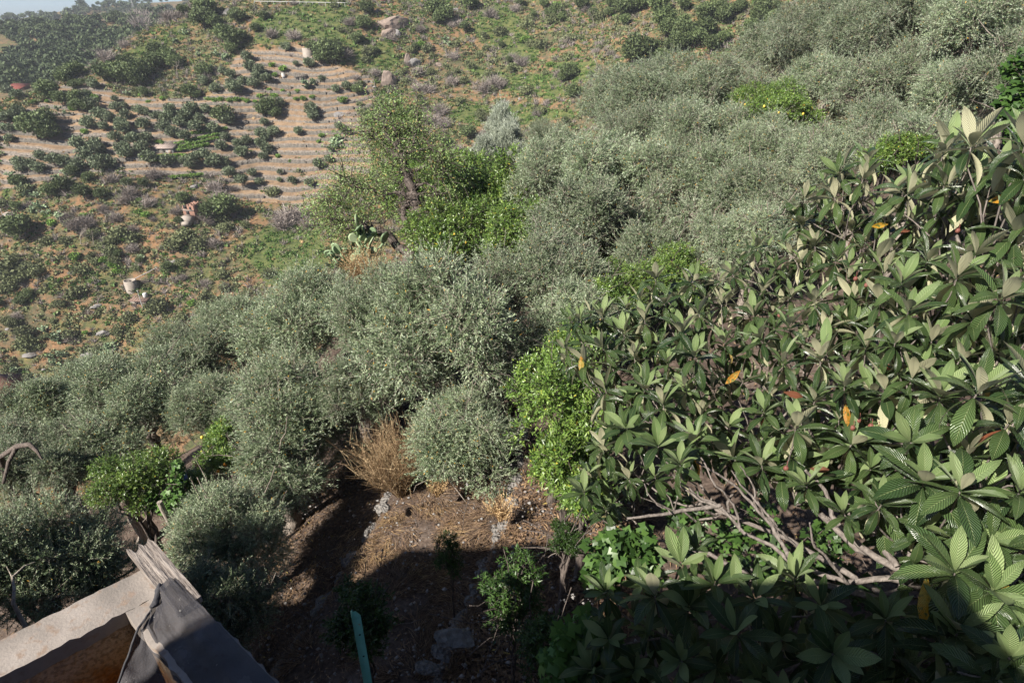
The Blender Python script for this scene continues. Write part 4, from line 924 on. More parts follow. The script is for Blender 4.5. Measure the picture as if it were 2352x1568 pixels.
V, F = kite(O, D, unit(rng.normal(size=(n, 3))+[0, 0, .6]), .085*(.7+.6*rng.random(n)), .034*(.7+.6*rng.random(n)))
link('crown', mkmesh('crown', V, [F], [M['almond']], rng.random(n)), alm); print('almond leaves', n)

# ================================================================ PRICKLY PEARS
def pad(b, P, up, nrm, L, W, a):
    k = 10; th = np.arange(k)*2*np.pi/k; S = unit(np.cross(up, nrm)); t = L*.07
    rim = P+up*(L*.5*(1-np.cos(th)))[:, None]*1+S*(W*.5*np.sin(th)*(1+.15*(1-np.cos(th))))[:, None]
    c = P+up*L*.5; inn = c+(rim-c)*.8; f = inn+nrm*t; r = inn-nrm*t
    V = np.concatenate([rim, f, r]); i = np.arange(k); j = (i+1) % k
    b.add(V, np.concatenate([np.stack([i, j, j+k, i+k], 1), np.stack([j, i, i+2*k, j+2*k], 1)]), 0, a); b.add(f, np.arange(k), 0, a); b.add(r, np.arange(k)[::-1], 0, a)
def pear(n, L, gen=4):
    b = MB(); st = [(rng.normal(0, L*.35, 3)*[1, 1, 0], unit(rng.normal(0, .25, 3)+[0, 0, 1])) for _ in range(max(3, n//12))]; cnt = 0
    cur = st
    for q in range(gen):
        nx = []
        for P, up in cur:
            nrm = unit(np.cross(up, rng.normal(size=3))); l = L*(.8+.4*rng.random()); pad(b, P, up, nrm, l, l*.72, rng.random()*.9); cnt += 1
            for _ in range(rng.integers(1, 4)):
                s = rng.uniform(-.42, .42); S = unit(np.cross(up, nrm)); nx.append((P+up*l*.86*(1-abs(s)*.3)+S*s*l*.6, unit(up+S*s*1.6+rng.normal(0, .25, 3)+[0, 0, .1])))
        rng.shuffle(nx); cur = nx[:n//gen*1]
        if cnt > n: break
    return b
PR = [pear(70, .38, 5).mesh('pads', [M['cactus']]) for _ in range(3)]
def pearplant(u, v, s, label=None, **kw):
    P, ok = hit([u], [v], kw.get('t', 60)); 
    if not ok[0]: return
    o = empty('prickly_pear', P[0], label, 'cactus', 'prickly pears on the far hillside' if label is None else None, rng.random()*6); link('pads', PR[rng.integers(3)], o, (0, 0, 0), 0, (s, s, s*.8))
    if label is None: later(o, 'pale green prickly pear clump', u, v)
for u, v, s in [(708,205,2.2),(722,195,1.6),(295,222,1.3),(770,340,2.2),(762,350,2.0),(780,325,1.6),(515,140,1.8),(500,130,1.4),(455,130,1.2),(490,160,1.2),(135,255,1.2),(155,265,1.2),(225,235,1.2),(222,150,1.3),(425,80,1.4),(400,100,1.3),(150,405,1.5),(130,415,1.4),(25,410,1.4),(5,300,1.6),(15,325,1.3),
                (60,450,1.5),(85,455,1.3),(95,480,1.6),(75,490,1.3),(110,495,1.2),(135,505,1.5),(55,435,1.2),(125,780,1.6),(135,790,1.4),(105,765,1.3),(118,825,1.5),(130,840,1.3),(150,820,1.2),(250,810,1.6),(262,800,1.3),(240,825,1.2),(325,597,1.0),(40,855,1.2),(275,120,1.0),(1020,100,1.6),(1030,108,1.4),(890,60,1.0)]: pearplant(u, v, s)
C = at(768, 640, 20); pz = float(H(C[0], C[1])); o = empty('prickly_pear', (C[0], C[1], pz), 'prickly pear with big pale pads at the edge beside the dry grass tuft', 'cactus'); nb_ = pear(60, .27, 3).mesh('pads', [M['cactus']]); link('pads', nb_, o, (0, 0, C[2]-pz-.6), 0, 1.1)
C = at(815, 585, 21.5); pz = float(H(C[0], C[1])); o = empty('prickly_pear', (C[0], C[1], pz), 'prickly pear behind the dry grass tuft under the almond limb', 'cactus'); link('pads', PR[1], o, (0, 0, C[2]-pz-.5), 0, 1.1)

# ================================================================ DRY TUFTS AND WEEDS NEAR BY
def tuft(n, h, spread, w_, mat, fork=0, head=0):
    V, F, A = [], [], []; k = 0
    for i in range(n):
        a = rng.random()*6.28; l = h*rng.uniform(.55, 1.1); out = spread*rng.random()**.7; d = np.array([math.cos(a)*out, math.sin(a)*out, 1.0]); d /= np.linalg.norm(d)
        P0 = np.array([math.cos(a), math.sin(a), 0])*rng.random()*h*.10; S = unit(np.cross(d, rng.normal(size=3)))*w_
        pts = [P0+d*l*s+np.array([math.cos(a), math.sin(a), -.5])*out*l*.35*s*s for s in (0, .33, .66, 1)]
        for q in range(3):
            s0, s1 = S*(1-q*.25), S*(1-(q+1)*.28); V += [pts[q]-s0, pts[q]+s0, pts[q+1]+s1, pts[q+1]-s1]; F.append([k, k+1, k+2, k+3]); k += 4; A.append(rng.random()*.9)
        for f in range(fork):
            s = rng.uniform(.35, 1); b = pts[0]*(1-s)+pts[3]*s; dd = unit(d+rng.normal(0, .45, 3)); ll = h*rng.uniform(.08, .28); S2 = unit(np.cross(dd, rng.normal(size=3)))*w_*.8
            V += [b-S2, b+S2, b+dd*ll+S2*.5, b+dd*ll-S2*.5]; F.append([k, k+1, k+2, k+3]); k += 4; A.append(rng.random()*.9)
        for f in range(head):
            s = rng.uniform(.7, 1.02); b = pts[2]+(pts[3]-pts[2])*(s-.66)*3; dd = unit(d+rng.normal(0, .8, 3)); ll = w_*5; S2 = unit(np.cross(dd, rng.normal(size=3)))*w_*1.8
            V += [b-S2, b+S2, b+dd*ll+S2*.5, b+dd*ll-S2*.5]; F.append([k, k+1, k+2, k+3]); k += 4; A.append(.6+rng.random()*.3)
    return mkmesh('stems', np.array(V), [np.array(F)], [mat], A)
P = at(835, 655, 19); pz = float(H(P[0], P[1])); o = empty('grass_tuft', (P[0], P[1], pz), 'tall dry straw grass tuft beside the prickly pear', 'grass tuft'); link('stalks', tuft(420, 1.25, .55, .006, M['straw'], 0, 6), o, (0, 0, max(0, P[2]-pz)))
P = at(925, 1130, 11.3); P2 = atz(928, 1140, -8.6)
hp, ok = hit([925], [1135], 5); P = hp[0]; print('weed', P, 'depth', proj(P)[2])
o = empty('dried_weed', P, 'big clump of rusty dried weed stems on the terrace edge', 'weed'); link('stems', tuft(380, 1.4, .5, .0042, M['dock'], 11, 5), o); 
o.rotation_euler = (R(-4), R(-9), 0)
for u, v, s, lb in [(1005,1140,.4,'small rusty weed under the low olive boughs'),(1150,1195,.5,'pale dry weed sprig on the sunlit path edge'),(860,1000,.9,'rusty weed stems in front of the cut stump')]:
    hp, ok = hit([u], [v], 5); o = empty('dried_weed', hp[0], lb, 'weed'); link('stems', tuft(90, .9*s, .5, .005, M['dock'] if s > .6 else M['straw'], 6, 3), o)

def litter(name, n, poly, mat, Ls, Ws, label, flat=.25, h=.02, clump=0, seed=0, thresh=-9):
    gg = np.random.default_rng(seed); us = [p[0] for p in poly]; vs = [p[1] for p in poly]
    u = gg.uniform(min(us), max(us), n*3); v = gg.uniform(min(vs), max(vs), n*3); k = inpoly(u, v, poly); u, v = u[k][:n], v[k][:n]; P, ok = hit(u, v, 4.0, 60); P = P[ok]
    k = fbm(P[:, 0], P[:, 1], .9, 3, 1) > thresh; P = P[k]; m_ = len(P)
    base = gg.uniform(0, 6.28, m_) if not clump else fbm(P[:, 0], P[:, 1], .8, 2, 2)*5+gg.normal(0, .5, m_)
    D = unit(np.stack([np.cos(base), np.sin(base), gg.normal(0, flat, m_)], 1)); P = P+[0, 0, h]+np.stack([0*base, 0*base, gg.random(m_)*h*2], 1)
    L = Ls*(.5+gg.random(m_)); W = Ws*(.6+.8*gg.random(m_)); Nn = unit(gg.normal(0, .35, (m_, 3))+[0, 0, 1])
    V, F = leaf_quads(P, D, Nn, L, W, .15, .25); a = gg.random(m_); o = link(name, mkmesh(name, V, [F], [mat], np.concatenate([a, a]))); tag(o, label, name.replace('_', ' '), kind='stuff')
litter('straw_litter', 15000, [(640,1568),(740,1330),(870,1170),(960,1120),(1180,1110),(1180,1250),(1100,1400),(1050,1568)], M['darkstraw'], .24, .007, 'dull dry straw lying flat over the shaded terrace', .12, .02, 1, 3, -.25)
litter('straw_heap', 2600, [(700,1300),(860,1180),(1000,1150),(1080,1230),(1000,1400),(820,1420)], M['straw'], .22, .006, 'paler straw heap under the rusty weeds', .15, .03, 1, 8, .02)
litter('leaf_litter', 9000, [(1000,1568),(1120,1300),(1180,1080),(1500,1060),(1500,1400),(1350,1568)], M['litter'], .10, .032, 'curled fallen leaves on the path under the orange tree', .3, .015, 0, 4)
litter('soil_litter', 16000, [(-300,1700),(-300,900),(700,900),(1500,300),(2700,300),(2700,1700)], M['litter'], .09, .02, 'brown leaf litter over the ground under the trees', .3, .015, 0, 5)
litter('dry_litter', 8000, [(380,1568),(560,1230),(760,1060),(920,1100),(640,1568)], M['litter'], .09, .018, 'thin brown leaf litter on the shaded lower terrace', .3, .015, 0, 11)
def pebbles(n):
    gg = np.random.default_rng(6); u = gg.uniform(560, 1500, n); v = gg.uniform(1060, 1568, n); P, ok = hit(u, v, 4, 60); P = P[ok]; b = MB()
    for p in P:
        s = .012+.03*gg.random()**3; V = unit(gg.normal(size=(6, 3)))*s; V = np.array([(1,0,0),(0,1,0),(-1,0,0),(0,-1,0),(0,0,.7),(0,0,-.7)])*s*(.6+.8*gg.random((6, 1)))+p
        b.add(V, [(0,1,4),(1,2,4),(2,3,4),(3,0,4),(1,0,5),(2,1,5),(3,2,5),(0,3,5)], 0, gg.random())
    o = b.obj('pebbles', [M['rockgrey']]); tag(o, 'small grey stones lying in the garden soil', 'pebbles', kind='stuff')
pebbles(1300)

# ---------------------------------------------------------------- stones of the two garden terrace edges
def stone(size, mat=None, seed=None):
    import bmesh
    bm = bmesh.new(); bmesh.ops.create_icosphere(bm, subdivisions=3, radius=.5); gg = np.random.default_rng(seed); pl = unit(gg.normal(size=(11, 3))); dd = .26+.2*gg.random(11); q0 = (seed or 0)*3.7
    for vv in bm.verts:
        c = np.array(vv.co)
        for n_, d_ in zip(pl, dd):
            e = c@n_-d_
            if e > 0: c = c-n_*e*.9
        c = c*(1+.30*(float(vnoise(c[0]*5+q0+9, c[1]*5+c[2]*6+9))-.5)+.14*(float(vnoise(c[0]*14+q0+9, c[1]*14+c[2]*15+40))-.5)); vv.co = c*np.array(size)*1.25
    me = bpy.data.meshes.new('stone'); bm.to_mesh(me); bm.free(); me.materials.append(mat or M['nearstone']); return me
STN = [stone((1, .75, .5), seed=i) for i in range(6)]
def edge_wall(Lx, name, label, ys, n, sz, dx=.06):
    y0, y1 = ys; o = None; gg = np.random.default_rng(len(label))
    yc = (y0+y1)/2; xc = np.interp(yc, Lx[:, 1], Lx[:, 0]); zc = float(H(xc, yc)); o = empty(name, (xc, yc, zc), label, 'stone wall'); y = y0
    while y < y1:
        s = sz*gg.uniform(.5, 1.25); x = np.interp(y, Lx[:, 1], Lx[:, 0])-dx+gg.normal(0, .05)
        for r_ in range(2):
            xx = x-.07*r_; z = float(H(xx, y))+s*.12-.02; so = link('stone', STN[gg.integers(6)], o, (xx-xc, y-yc, z-zc), gg.uniform(0, 3.1), (s, s, s)); so.rotation_euler = (gg.normal(0, .2), gg.normal(0, .2), gg.uniform(0, 3))
            if r_ == 0 and gg.random() < .5: break
        y += s*gg.uniform(.6, 1.05)
edge_wall(L1, 'dry_stone_wall', 'low grey dry stone edge running up to the rusty weed clump', (4.7, 9.6), 0, .26)
edge_wall(L2, 'dry_stone_wall', 'low half buried stone edge beside the sunlit leaf strewn path', (4.8, 11.5), 0, .24)
for u, v, s, lb in [(1047,1465,.5,'flat pale slab on the lower terrace edge'),(1015,1500,.3,'bluish grey boulder at the bottom of the photo'),(1190,1100,.2,'small pale stone in the sunlit path'),(985,1535,.3,'pale stone at the bottom edge below the bluish boulder'),(885,1165,.25,'square stone near the foot of the rusty weeds')]:
    hp, ok = hit([u], [v], 4); o = link('boulder', STN[rng.integers(6)], None, tuple(hp[0]), rng.random()*3, (s, s*.8, s*.45)); tag(o, lb, 'stone')
# ---------------------------------------------------------------- grape vine and climbing leaves
def lobed(O, D, Nn, R0):
    S = unit(np.cross(D, Nn)); ang = np.array([-2.6, -2.0, -1.35, -.85, -.35, 0, .35, .85, 1.35, 2.0, 2.6]); rad = np.array([.75, .62, 1.0, .66, .8, 1.15, .8, .66, 1.0, .62, .75]); n = len(O)
    rim = O[:, None]+(D[:, None]*np.cos(ang)[None, :, None]+S[:, None]*np.sin(ang)[None, :, None])*(rad[None]*R0[:, None])[..., None]-Nn[:, None]*(.16*(rad[None]**2)*R0[:, None])[..., None]*1.0
    V = np.concatenate([O[:, None], rim], 1).reshape(-1, 3); i = np.arange(n)[:, None]*12; F = np.concatenate([i+np.array([[0, a, a+1]]) for a in range(1, 11)])
    return V, F
def vine(C, cnt, rad, R0, label, d, stems=True, mat='vine', cat='vine', name='grape_vine', ground_=True):
    c0 = at(C[0][0], C[0][1], d); z = float(H(c0[0], c0[1])) if ground_ else c0[2]; o_ = np.array([c0[0], c0[1], z]); o = empty(name, o_, label, cat); Os = []
    for (u, v, r) in C:
        c = at(u, v, d); rr = r*d/FL; k = cnt//len(C); p = c+unit(rng.normal(size=(k, 3)))*(rng.random((k, 1))**.4)*rr; p[:, 2] = np.maximum(p[:, 2], H(p[:, 0], p[:, 1])+.08); Os.append(p)
    O = np.concatenate(Os)-o_; n = len(O); Nn = unit(rng.normal(0, .45, (n, 3))+[-.1, -.35, .8]); D = unit(np.cross(Nn, rng.normal(size=(n, 3)))); V, F = lobed(O, D, Nn, R0*(.6+.7*rng.random(n)))
    link('foliage', mkmesh('foliage', V, [F], [M[mat]], np.tile(rng.random(n)*.9, 10)), o)
    b = MB(); a = np.array([0, 0, 0.])
    for p in Os: b.tube(bend(a-[0, 0, .1*(a is None)], p.mean(0)-o_, .1, 7, .05), np.linspace(.02, .008, 7), 5)
    for i in range(14): b.tube(bend(O[rng.integers(n)], O[rng.integers(n)], .03, 6, .04), .004, 4)
    b.obj('stem', [M['bark_dark']], o); return o
vine([(1400,1270,60),(1460,1260,55),(1380,1320,45),(1480,1300,50)], 520, 0, .062, 'grape vine leaves darkened for shade right of the leaf strewn path', 5.8, mat='darkleaf')  # shade put into the leaf colour by the darker material
vine([(1330,1460,60),(1290,1530,55),(1380,1490,60),(1340,1560,60),(1420,1540,60)], 620, 0, .062, 'shaded grape vine in the bottom centre under the loquat leaves', 5.0)
vine([(1850,1290,50),(1920,1325,45),(1900,1240,50),(1990,1360,40)], 330, 0, .05, 'dark leaves added as shade below the loquat fork', 6.0, mat='darkleaf', name='shade_filler_leaves')  # invented leaves covering lit ground, their dark colour stands in for shade
vine([(1600,1210,60),(1680,1250,60),(1740,1200,60),(1560,1160,50),(1780,1300,50)], 480, 0, .055, 'vine leaves coloured dark for shade behind the bare loquat branches', 6.8, mat='darkleaf')  # darker leaf colour imitates the shade behind the branches
vine([(405,1100,22),(400,1140,26),(385,1160,26),(345,1145,24),(408,1070,15)], 420, 0, .05, 'young vine climbing beside the blue bag', 11.6, mat='vine')
vine([(2335,215,40),(2350,300,45),(2330,270,35),(2345,150,35)], 420, 0, .06, 'fig leaves at the right edge above the loquat', 7.5, name='fig_tree', cat='fig tree', mat='darkleaf')

# ================================================================ TANK, PLANK, NET, GREEN POST
TZ = -3.0; c0 = atz(365, 1288, TZ)[:2]; da = unit(atz(0, 1469, TZ)[:2]-c0); db = unit(atz(639, 1566, TZ)[:2]-c0); c0 = np.array(c0)
def tp(a, b, z): p = c0+da*a+db*b; return np.array([p[0], p[1], z])
m, t, o_ = nodes('rough_concrete'); n1 = noise(t, 3.5, 6); n2 = noise(t, 60, 6); n3 = noise(t, 14, 4)
c = ramp(t, [(.3, (.15,.135,.12)), (.5, (.225,.20,.178)), (.72, (.28,.25,.225))], n1); c = mixc(t, ramp(t, [(.53, (0,0,0)), (.66, (.8,.8,.8))], n3), c, (.19,.14,.105)); c = mixc(t, ramp(t, [(.30, (.6,.6,.6)), (.38, (0,0,0))], n2), c, (.2,.17,.15))
vz = N(t, 'ShaderNodeTexVoronoi'); vz.inputs['Scale'].default_value = 5.5; g2 = N(t, 'ShaderNodeNewGeometry'); t.links.new(g2.outputs['Position'], vz.inputs['Vector']); c = mixc(t, ramp(t, [(.10, (.85,.85,.85)), (.17, (0,0,0))], mth(t, 'ADD', vz.outputs['Distance'], mth(t, 'MULTIPLY', n2, .08))), c, (.22,.17,.14))
principled(t, o_, c, .93, mth(t, 'ADD', n2, mth(t, 'MULTIPLY', n3, .8)), .6, .006, spec=.15); M['concrete'] = m
m, t, o_ = nodes('stained_tank_lining'); sp = N(t, 'ShaderNodeSeparateXYZ'); gp = N(t, 'ShaderNodeNewGeometry'); t.links.new(gp.outputs['Position'], sp.inputs[0])
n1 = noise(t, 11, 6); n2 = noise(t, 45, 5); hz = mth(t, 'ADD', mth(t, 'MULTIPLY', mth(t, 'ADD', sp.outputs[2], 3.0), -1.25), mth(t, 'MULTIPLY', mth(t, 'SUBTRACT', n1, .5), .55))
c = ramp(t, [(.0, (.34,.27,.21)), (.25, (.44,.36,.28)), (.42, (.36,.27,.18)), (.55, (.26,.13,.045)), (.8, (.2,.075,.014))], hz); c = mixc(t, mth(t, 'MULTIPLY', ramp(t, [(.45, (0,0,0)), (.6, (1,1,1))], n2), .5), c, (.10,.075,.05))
principled(t, o_, c, .9, mth(t, 'ADD', n1, n2), 1.0, .04, spec=.15); M['lining'] = m
TW, TL, DPT = 2.6, 4.5, 1.3; ta, tb = .27, .30
tk = empty('water_tank', tp(TL/2, TW/2, TZ-5), 'open concrete water tank with a thick rough rim in the lower left corner', 'water tank'); TK = np.array(tk.location)
def slab(name, a0, a1, b0, b1, z0, z1, mat, par, div=0):
    # rim pieces as finely divided boxes with chipped edges
    na = max(2, int(abs(a1-a0)/.04)) if div else 2; nb = max(2, int(abs(b1-b0)/.04)) if div else 2
    A = np.linspace(a0, a1, na); B = np.linspace(b0, b1, nb); top = np.array([[tp(a, b, z1) for b in B] for a in A])
    if div:
        ed = np.zeros((na, nb)); ed[0] = ed[-1] = 1; ed[:, 0] = ed[:, -1] = 1
        top[..., 2] += rng.normal(0, .0025, (na, nb))-ed*rng.random((na, nb))*.004; top[..., :2] += rng.normal(0, .004, (na, nb, 2))*ed[..., None]
    bot = top.copy(); bot[..., 2] = z0; b = MB(); V = (top-TK).reshape(-1, 3); i = np.arange(na-1)[:, None]; j = np.arange(nb-1)[None]
    b.add(V, np.stack([i*nb+j, i*nb+j+1, (i+1)*nb+j+1, (i+1)*nb+j], -1).reshape(-1, 4))
    ring = [(i_, 0) for i_ in range(na)]+[(na-1, j_) for j_ in range(1, nb)]+[(i_, nb-1) for i_ in range(na-2, -1, -1)]+[(0, j_) for j_ in range(nb-2, 0, -1)]
    rt = np.array([top[q] for q in ring])-TK; rb = np.array([bot[q] for q in ring])-TK; n = len(ring); k = np.arange(n); k2 = (k+1) % n
    b.add(np.concatenate([rt, rb]), np.stack([k, k+n, k2+n, k2], 1)); return b.obj(name, [mat], par)
slab('rim', 0, TL, 0, ta, TZ-.10, TZ, M['concrete'], tk, 1); slab('rim', 0.003, TL, TW-ta, TW, TZ-.10, TZ, M['concrete'], tk, 1)
slab('rim', 0, tb, ta+.002, TW-ta-.002, TZ-.10, TZ-.002, M['concrete'], tk, 1); slab('rim', TL-tb, TL, ta+.002, TW-ta-.002, TZ-.10, TZ-.002, M['concrete'], tk, 1)
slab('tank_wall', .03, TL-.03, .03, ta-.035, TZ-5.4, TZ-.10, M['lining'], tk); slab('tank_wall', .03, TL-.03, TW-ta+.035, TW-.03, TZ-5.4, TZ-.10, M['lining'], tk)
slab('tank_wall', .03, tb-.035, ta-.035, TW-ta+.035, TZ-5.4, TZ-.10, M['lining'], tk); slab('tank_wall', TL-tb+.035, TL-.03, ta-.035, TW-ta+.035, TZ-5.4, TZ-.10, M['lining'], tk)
m, t, o_ = nodes('algae_water'); c = ramp(t, [(.35, (.11,.045,.008)), (.6, (.24,.10,.015))], noise(t, 5, 4)); principled(t, o_, c, .25, noise(t, 12, 3), .2, .01, spec=.5); M['algae'] = m
slab('water', tb-.05, TL-tb+.05, ta-.05, TW-ta+.05, TZ-1.3, TZ-.62, M['algae'], tk)
# old plank across the corner: grain splits and a broken end
m, t, o_ = nodes('weathered_plank'); tc = N(t, 'ShaderNodeTexCoord'); mp = N(t, 'ShaderNodeMapping'); mp.inputs['Scale'].default_value = (5, 70, 20); t.links.new(tc.outputs['Object'], mp.inputs[0])
n1 = noise(t, 1.0, 6, mp.outputs[0]); c = ramp(t, [(.3, (.05,.04,.035)), (.45, (.16,.138,.122)), (.7, (.27,.24,.215))], n1); principled(t, o_, c, .9, n1, 1.0, .015, spec=.1); M['plank'] = m
e0 = atz(326, 1260, TZ+.03); e1 = atz(640, 1640, TZ+.03); dl = unit(e1-e0); dw = np.array([-dl[1], dl[0], 0]); Lp = .66; nx, nw = 50, 9
g3 = np.random.default_rng(3); rag = g3.uniform(-.05, .05, nw); b = MB(); S_ = np.linspace(0, Lp, nx); W_ = np.linspace(-.072, .072, nw)
top = np.array([[(s if i else s+rag[j]), w_, .022+g3.normal(0, .0022)-(.012 if j in (2, 5) and g3.random() < .8 else 0)] for i, s in enumerate(S_) for j, w_ in enumerate(W_)])
bot = top.copy(); bot[:, 2] = -.022; i = np.arange(nx-1)[:, None]; j = np.arange(nw-1)[None]; Fq = np.stack([i*nw+j, (i+1)*nw+j, (i+1)*nw+j+1, i*nw+j+1], -1).reshape(-1, 4)
b.add(top, Fq); b.add(bot, Fq[:, ::-1])
for jj, sg in ((0, 1), (nw-1, -1)):
    k = np.arange(nx-1); a_ = np.concatenate([top[jj::nw], bot[jj::nw]]); f = np.stack([k, k+nx, k+1+nx, k+1], 1); b.add(a_, f[:, ::sg])
k = np.arange(nw-1); b.add(np.concatenate([top[:nw], bot[:nw]]), np.stack([k, k+1, k+1+nw, k+nw], 1)); b.add(np.concatenate([top[-nw:], bot[-nw:]]), np.stack([k, k+nw, k+1+nw, k+1], 1))
pk = b.obj('wooden_plank', [M['plank']]); pk.location = tuple(e0); pk.rotation_euler = (0, 0, math.atan2(dl[1], dl[0])); tag(pk, 'weathered grey plank with a split broken end lying on the tank corner', 'plank')
# dark shade net draped over the right rim and hanging into the tank
m, t, o_ = nodes('shade_net'); c = ramp(t, [(.3, (.022,.022,.026)), (.55, (.045,.043,.048)), (.75, (.12,.115,.115))], noise(t, 6, 6)); c = mixc(t, ramp(t, [(.715, (0,0,0)), (.73, (1,1,1))], noise(t, 34, 3)), c, (.25,.24,.22))
pr = N(t, 'ShaderNodeBsdfPrincipled'); pr.inputs['Roughness'].default_value = .85; t.links.new(c, pr.inputs['Base Color']); bpn = N(t, 'ShaderNodeBump'); bpn.inputs['Strength'].default_value = .4; bpn.inputs['Distance'].default_value = .01; t.links.new(noise(t, 90, 3), bpn.inputs['Height']); t.links.new(bpn.outputs[0], pr.inputs['Normal'])
tr = N(t, 'ShaderNodeBsdfTransparent'); mx = N(t, 'ShaderNodeMixShader'); wv = ramp(t, [(.3, (.60,)*3), (.7, (.84,)*3)], noise(t, 3, 2)); t.links.new(wv, mx.inputs[0]); t.links.new(tr.outputs[0], mx.inputs[1]); t.links.new(pr.outputs[0], mx.inputs[2]); t.links.new(mx.outputs[0], o_.inputs['Surface']); M['net'] = m
zr = TZ+.012
rows = [  # rows across the net from outside the rim to its free hem in the tank, (u, v, z) columns from the corner to the bottom edge
    [(405,1331,TZ+.058),(476,1404,TZ+.058),(550,1481,TZ+.058),(632,1565,TZ+.055),(766,1701,TZ+.055)],
    [(388,1325,TZ+.068),(452,1403,TZ+.066),(524,1486,TZ+.066),(604,1571,TZ+.066),(734,1708,TZ+.066)],
    [(366,1350,TZ+.07),(418,1425,TZ+.068),(490,1510,TZ+.066),(560,1590,TZ+.062),(680,1720,TZ+.06)],
    [(364,1360,TZ+.03),(400,1440,TZ+.022),(465,1525,TZ+.022),(530,1610,TZ+.022),(640,1740,TZ+.022)],
    [(360,1372,TZ+.02),(372,1450,TZ+.018),(440,1540,TZ+.018),(500,1620,TZ+.018),(610,1750,TZ+.018)],
    [(357,1380,TZ+.02),(350,1440,TZ+.014),(405,1545,TZ-.03),(462,1628,TZ-.05),(572,1764,TZ-.05)],
    [(350,1390,TZ+.02),(336,1440,TZ+.0),(345,1545,TZ-.17),(375,1642,TZ-.23),(455,1795,TZ-.26)],
    [(346,1398,TZ+.03),(318,1444,TZ+.01),(288,1530,TZ-.12),(262,1600,TZ-.18),(240,1780,TZ-.23)]]
G = np.array([[atz(*p) for p in r] for r in rows]); nu, nv = 57, 61
iu = np.linspace(0, len(rows)-1, nu); iv = np.linspace(0, 4, nv)
def lerp2(G, x, y):
    i0 = np.clip(np.floor(x).astype(int), 0, G.shape[0]-2); j0 = np.clip(np.floor(y).astype(int), 0, G.shape[1]-2); fx = (x-i0)[..., None]; fy = (y-j0)[..., None]
    fy = fy
    return (G[i0, j0]*(1-fx)+G[i0+1, j0]*fx)*(1-fy)+(G[i0, j0+1]*(1-fx)+G[i0+1, j0+1]*fx)*fy
XX, YY = np.meshgrid(iu, iv, indexing='ij'); Nv = lerp2(G, XX, YY)
for _ in range(2): Nv[1:-1] = (Nv[:-2]+Nv[2:]+2*Nv[1:-1])/4
fold = np.sin(XX*7+YY*1.2)*.006+fbm(XX*9, YY*9, 6, 3)*.016; Nv[..., 2] += fold*smooth(4.6, 5.6, XX)*1.5+np.abs(fold)*.35*(1-smooth(4.6, 5.6, XX))
i = np.arange(nu-1)[:, None]; j = np.arange(nv-1)[None]; Fq = np.stack([i*nv+j, i*nv+j+1, (i+1)*nv+j+1, (i+1)*nv+j], -1).reshape(-1, 4)
c_ = Nv.reshape(-1, 3).mean(0); net = link('shade_net', None or mkmesh('shade_net', Nv.reshape(-1, 3)-c_, [Fq], [M['net']], smooth_=True), None, tuple(c_)); tag(net, 'black shade net draped over the tank rim and plank', 'net')
b = MB()
for k in range(5):
    p = [atz(u+rng.normal(0, 1.5), v+rng.normal(0, 1.5), z) for u, v, z in ((368,1340,TZ+.06),(364,1355,TZ+.05),(362,1372,TZ+.03),(356,1385,TZ+.03),(347,1396,TZ+.03))]; b.tube(np.array(p)-c_, [.006, .02, .014, .018, .006], 7, rough=.4)
M['netknot'] = plain('bunched_net', (.03,.03,.034), (.05,.05,.055), sc=40); b.obj('bunched_hem', [M['netknot']], net)
b = MB(); hem = Nv[-1]; b.tube(hem-c_, .007, 6); b.obj('hem', [M['netknot']], net)
# green angle-iron post
P = at(808, 1420, 2.5); m, t, o_ = nodes('green_paint'); c = ramp(t, [(.35, (.10,.31,.23)), (.6, (.155,.40,.31))], noise(t, 9, 5)); c = mixc(t, ramp(t, [(.66, (0,0,0)), (.70, (1,1,1))], noise(t, 40, 3)), c, (.28,.20,.12)); principled(t, o_, c, .5, noise(t, 60, 3), .25, .003, spec=.4); M['green'] = m
b = MB(); w2 = .036; th = .004; h = 5.6
prof = np.array([(0, 0), (w2, 0), (w2, th), (th, th), (th, w2), (0, w2)])
def ring(z, s=1.0): return np.c_[prof*[s, s], np.full(6, z)]
R0_ = ring(-h); R1 = ring(0.0); R2 = ring(0); R2[1:3, 0] = w2*.45; R2[:, 2] = [.035, .035, .035, .035, .0, .0]
b.prism(R0_, R1); b.prism(ring(.001)*[1, 1, 1], np.c_[prof*[.35, .35]+[.006, 0], np.full(6, .036)])
for z in (-.11, -.25, -.45, -.7): b.tube([(w2*.55, -.0012, z), (w2*.55, .0, z)], .0045, 8, 1)
gp_ = b.obj('fence_post', [M['green'], M['dark']]); gp_.location = tuple(P); gp_.rotation_euler = (0, 0, R(22)); tag(gp_, 'pointed pale green angle iron post rising from the bottom edge', 'post')
# the house the photo was taken from (behind the camera); its wall shades the garden below
b = MB(); b.box((-3.3, -4.7, -4.75), (4.0, 8.4, 11.1)); b.box((5.3, -4.9, -6.0), (13.15, 8.0, 8.8)); hs = b.obj('stone_house', [M['render']]); tag(hs, 'rendered house wall behind the viewpoint, shading the garden', 'house')
hs2 = MB(); hs2.box((-3.3, -4.7, .87), (4.1, 8.5, .12)); hs3 = MB(); hs3.box((-10.5, -4.7, -4.0), (4.0, 8.4, 12.8)); hs3.box((-14.75, -4.7, -4.8), (4.45, 8.3, 11.8)); hs3.box((-19.5, -4.8, -4.2), (5.0, 8.4, 13.2)); hs3.box((-6.9, -7.0, -5.1), (3.2, 3.6, 9.8)); hs3.obj('shade_blocks', [M['render']], hs); hs2.obj('roof', [M['tile']], hs)  # blocks left of the house are unseen additions, shaped to shade the ground

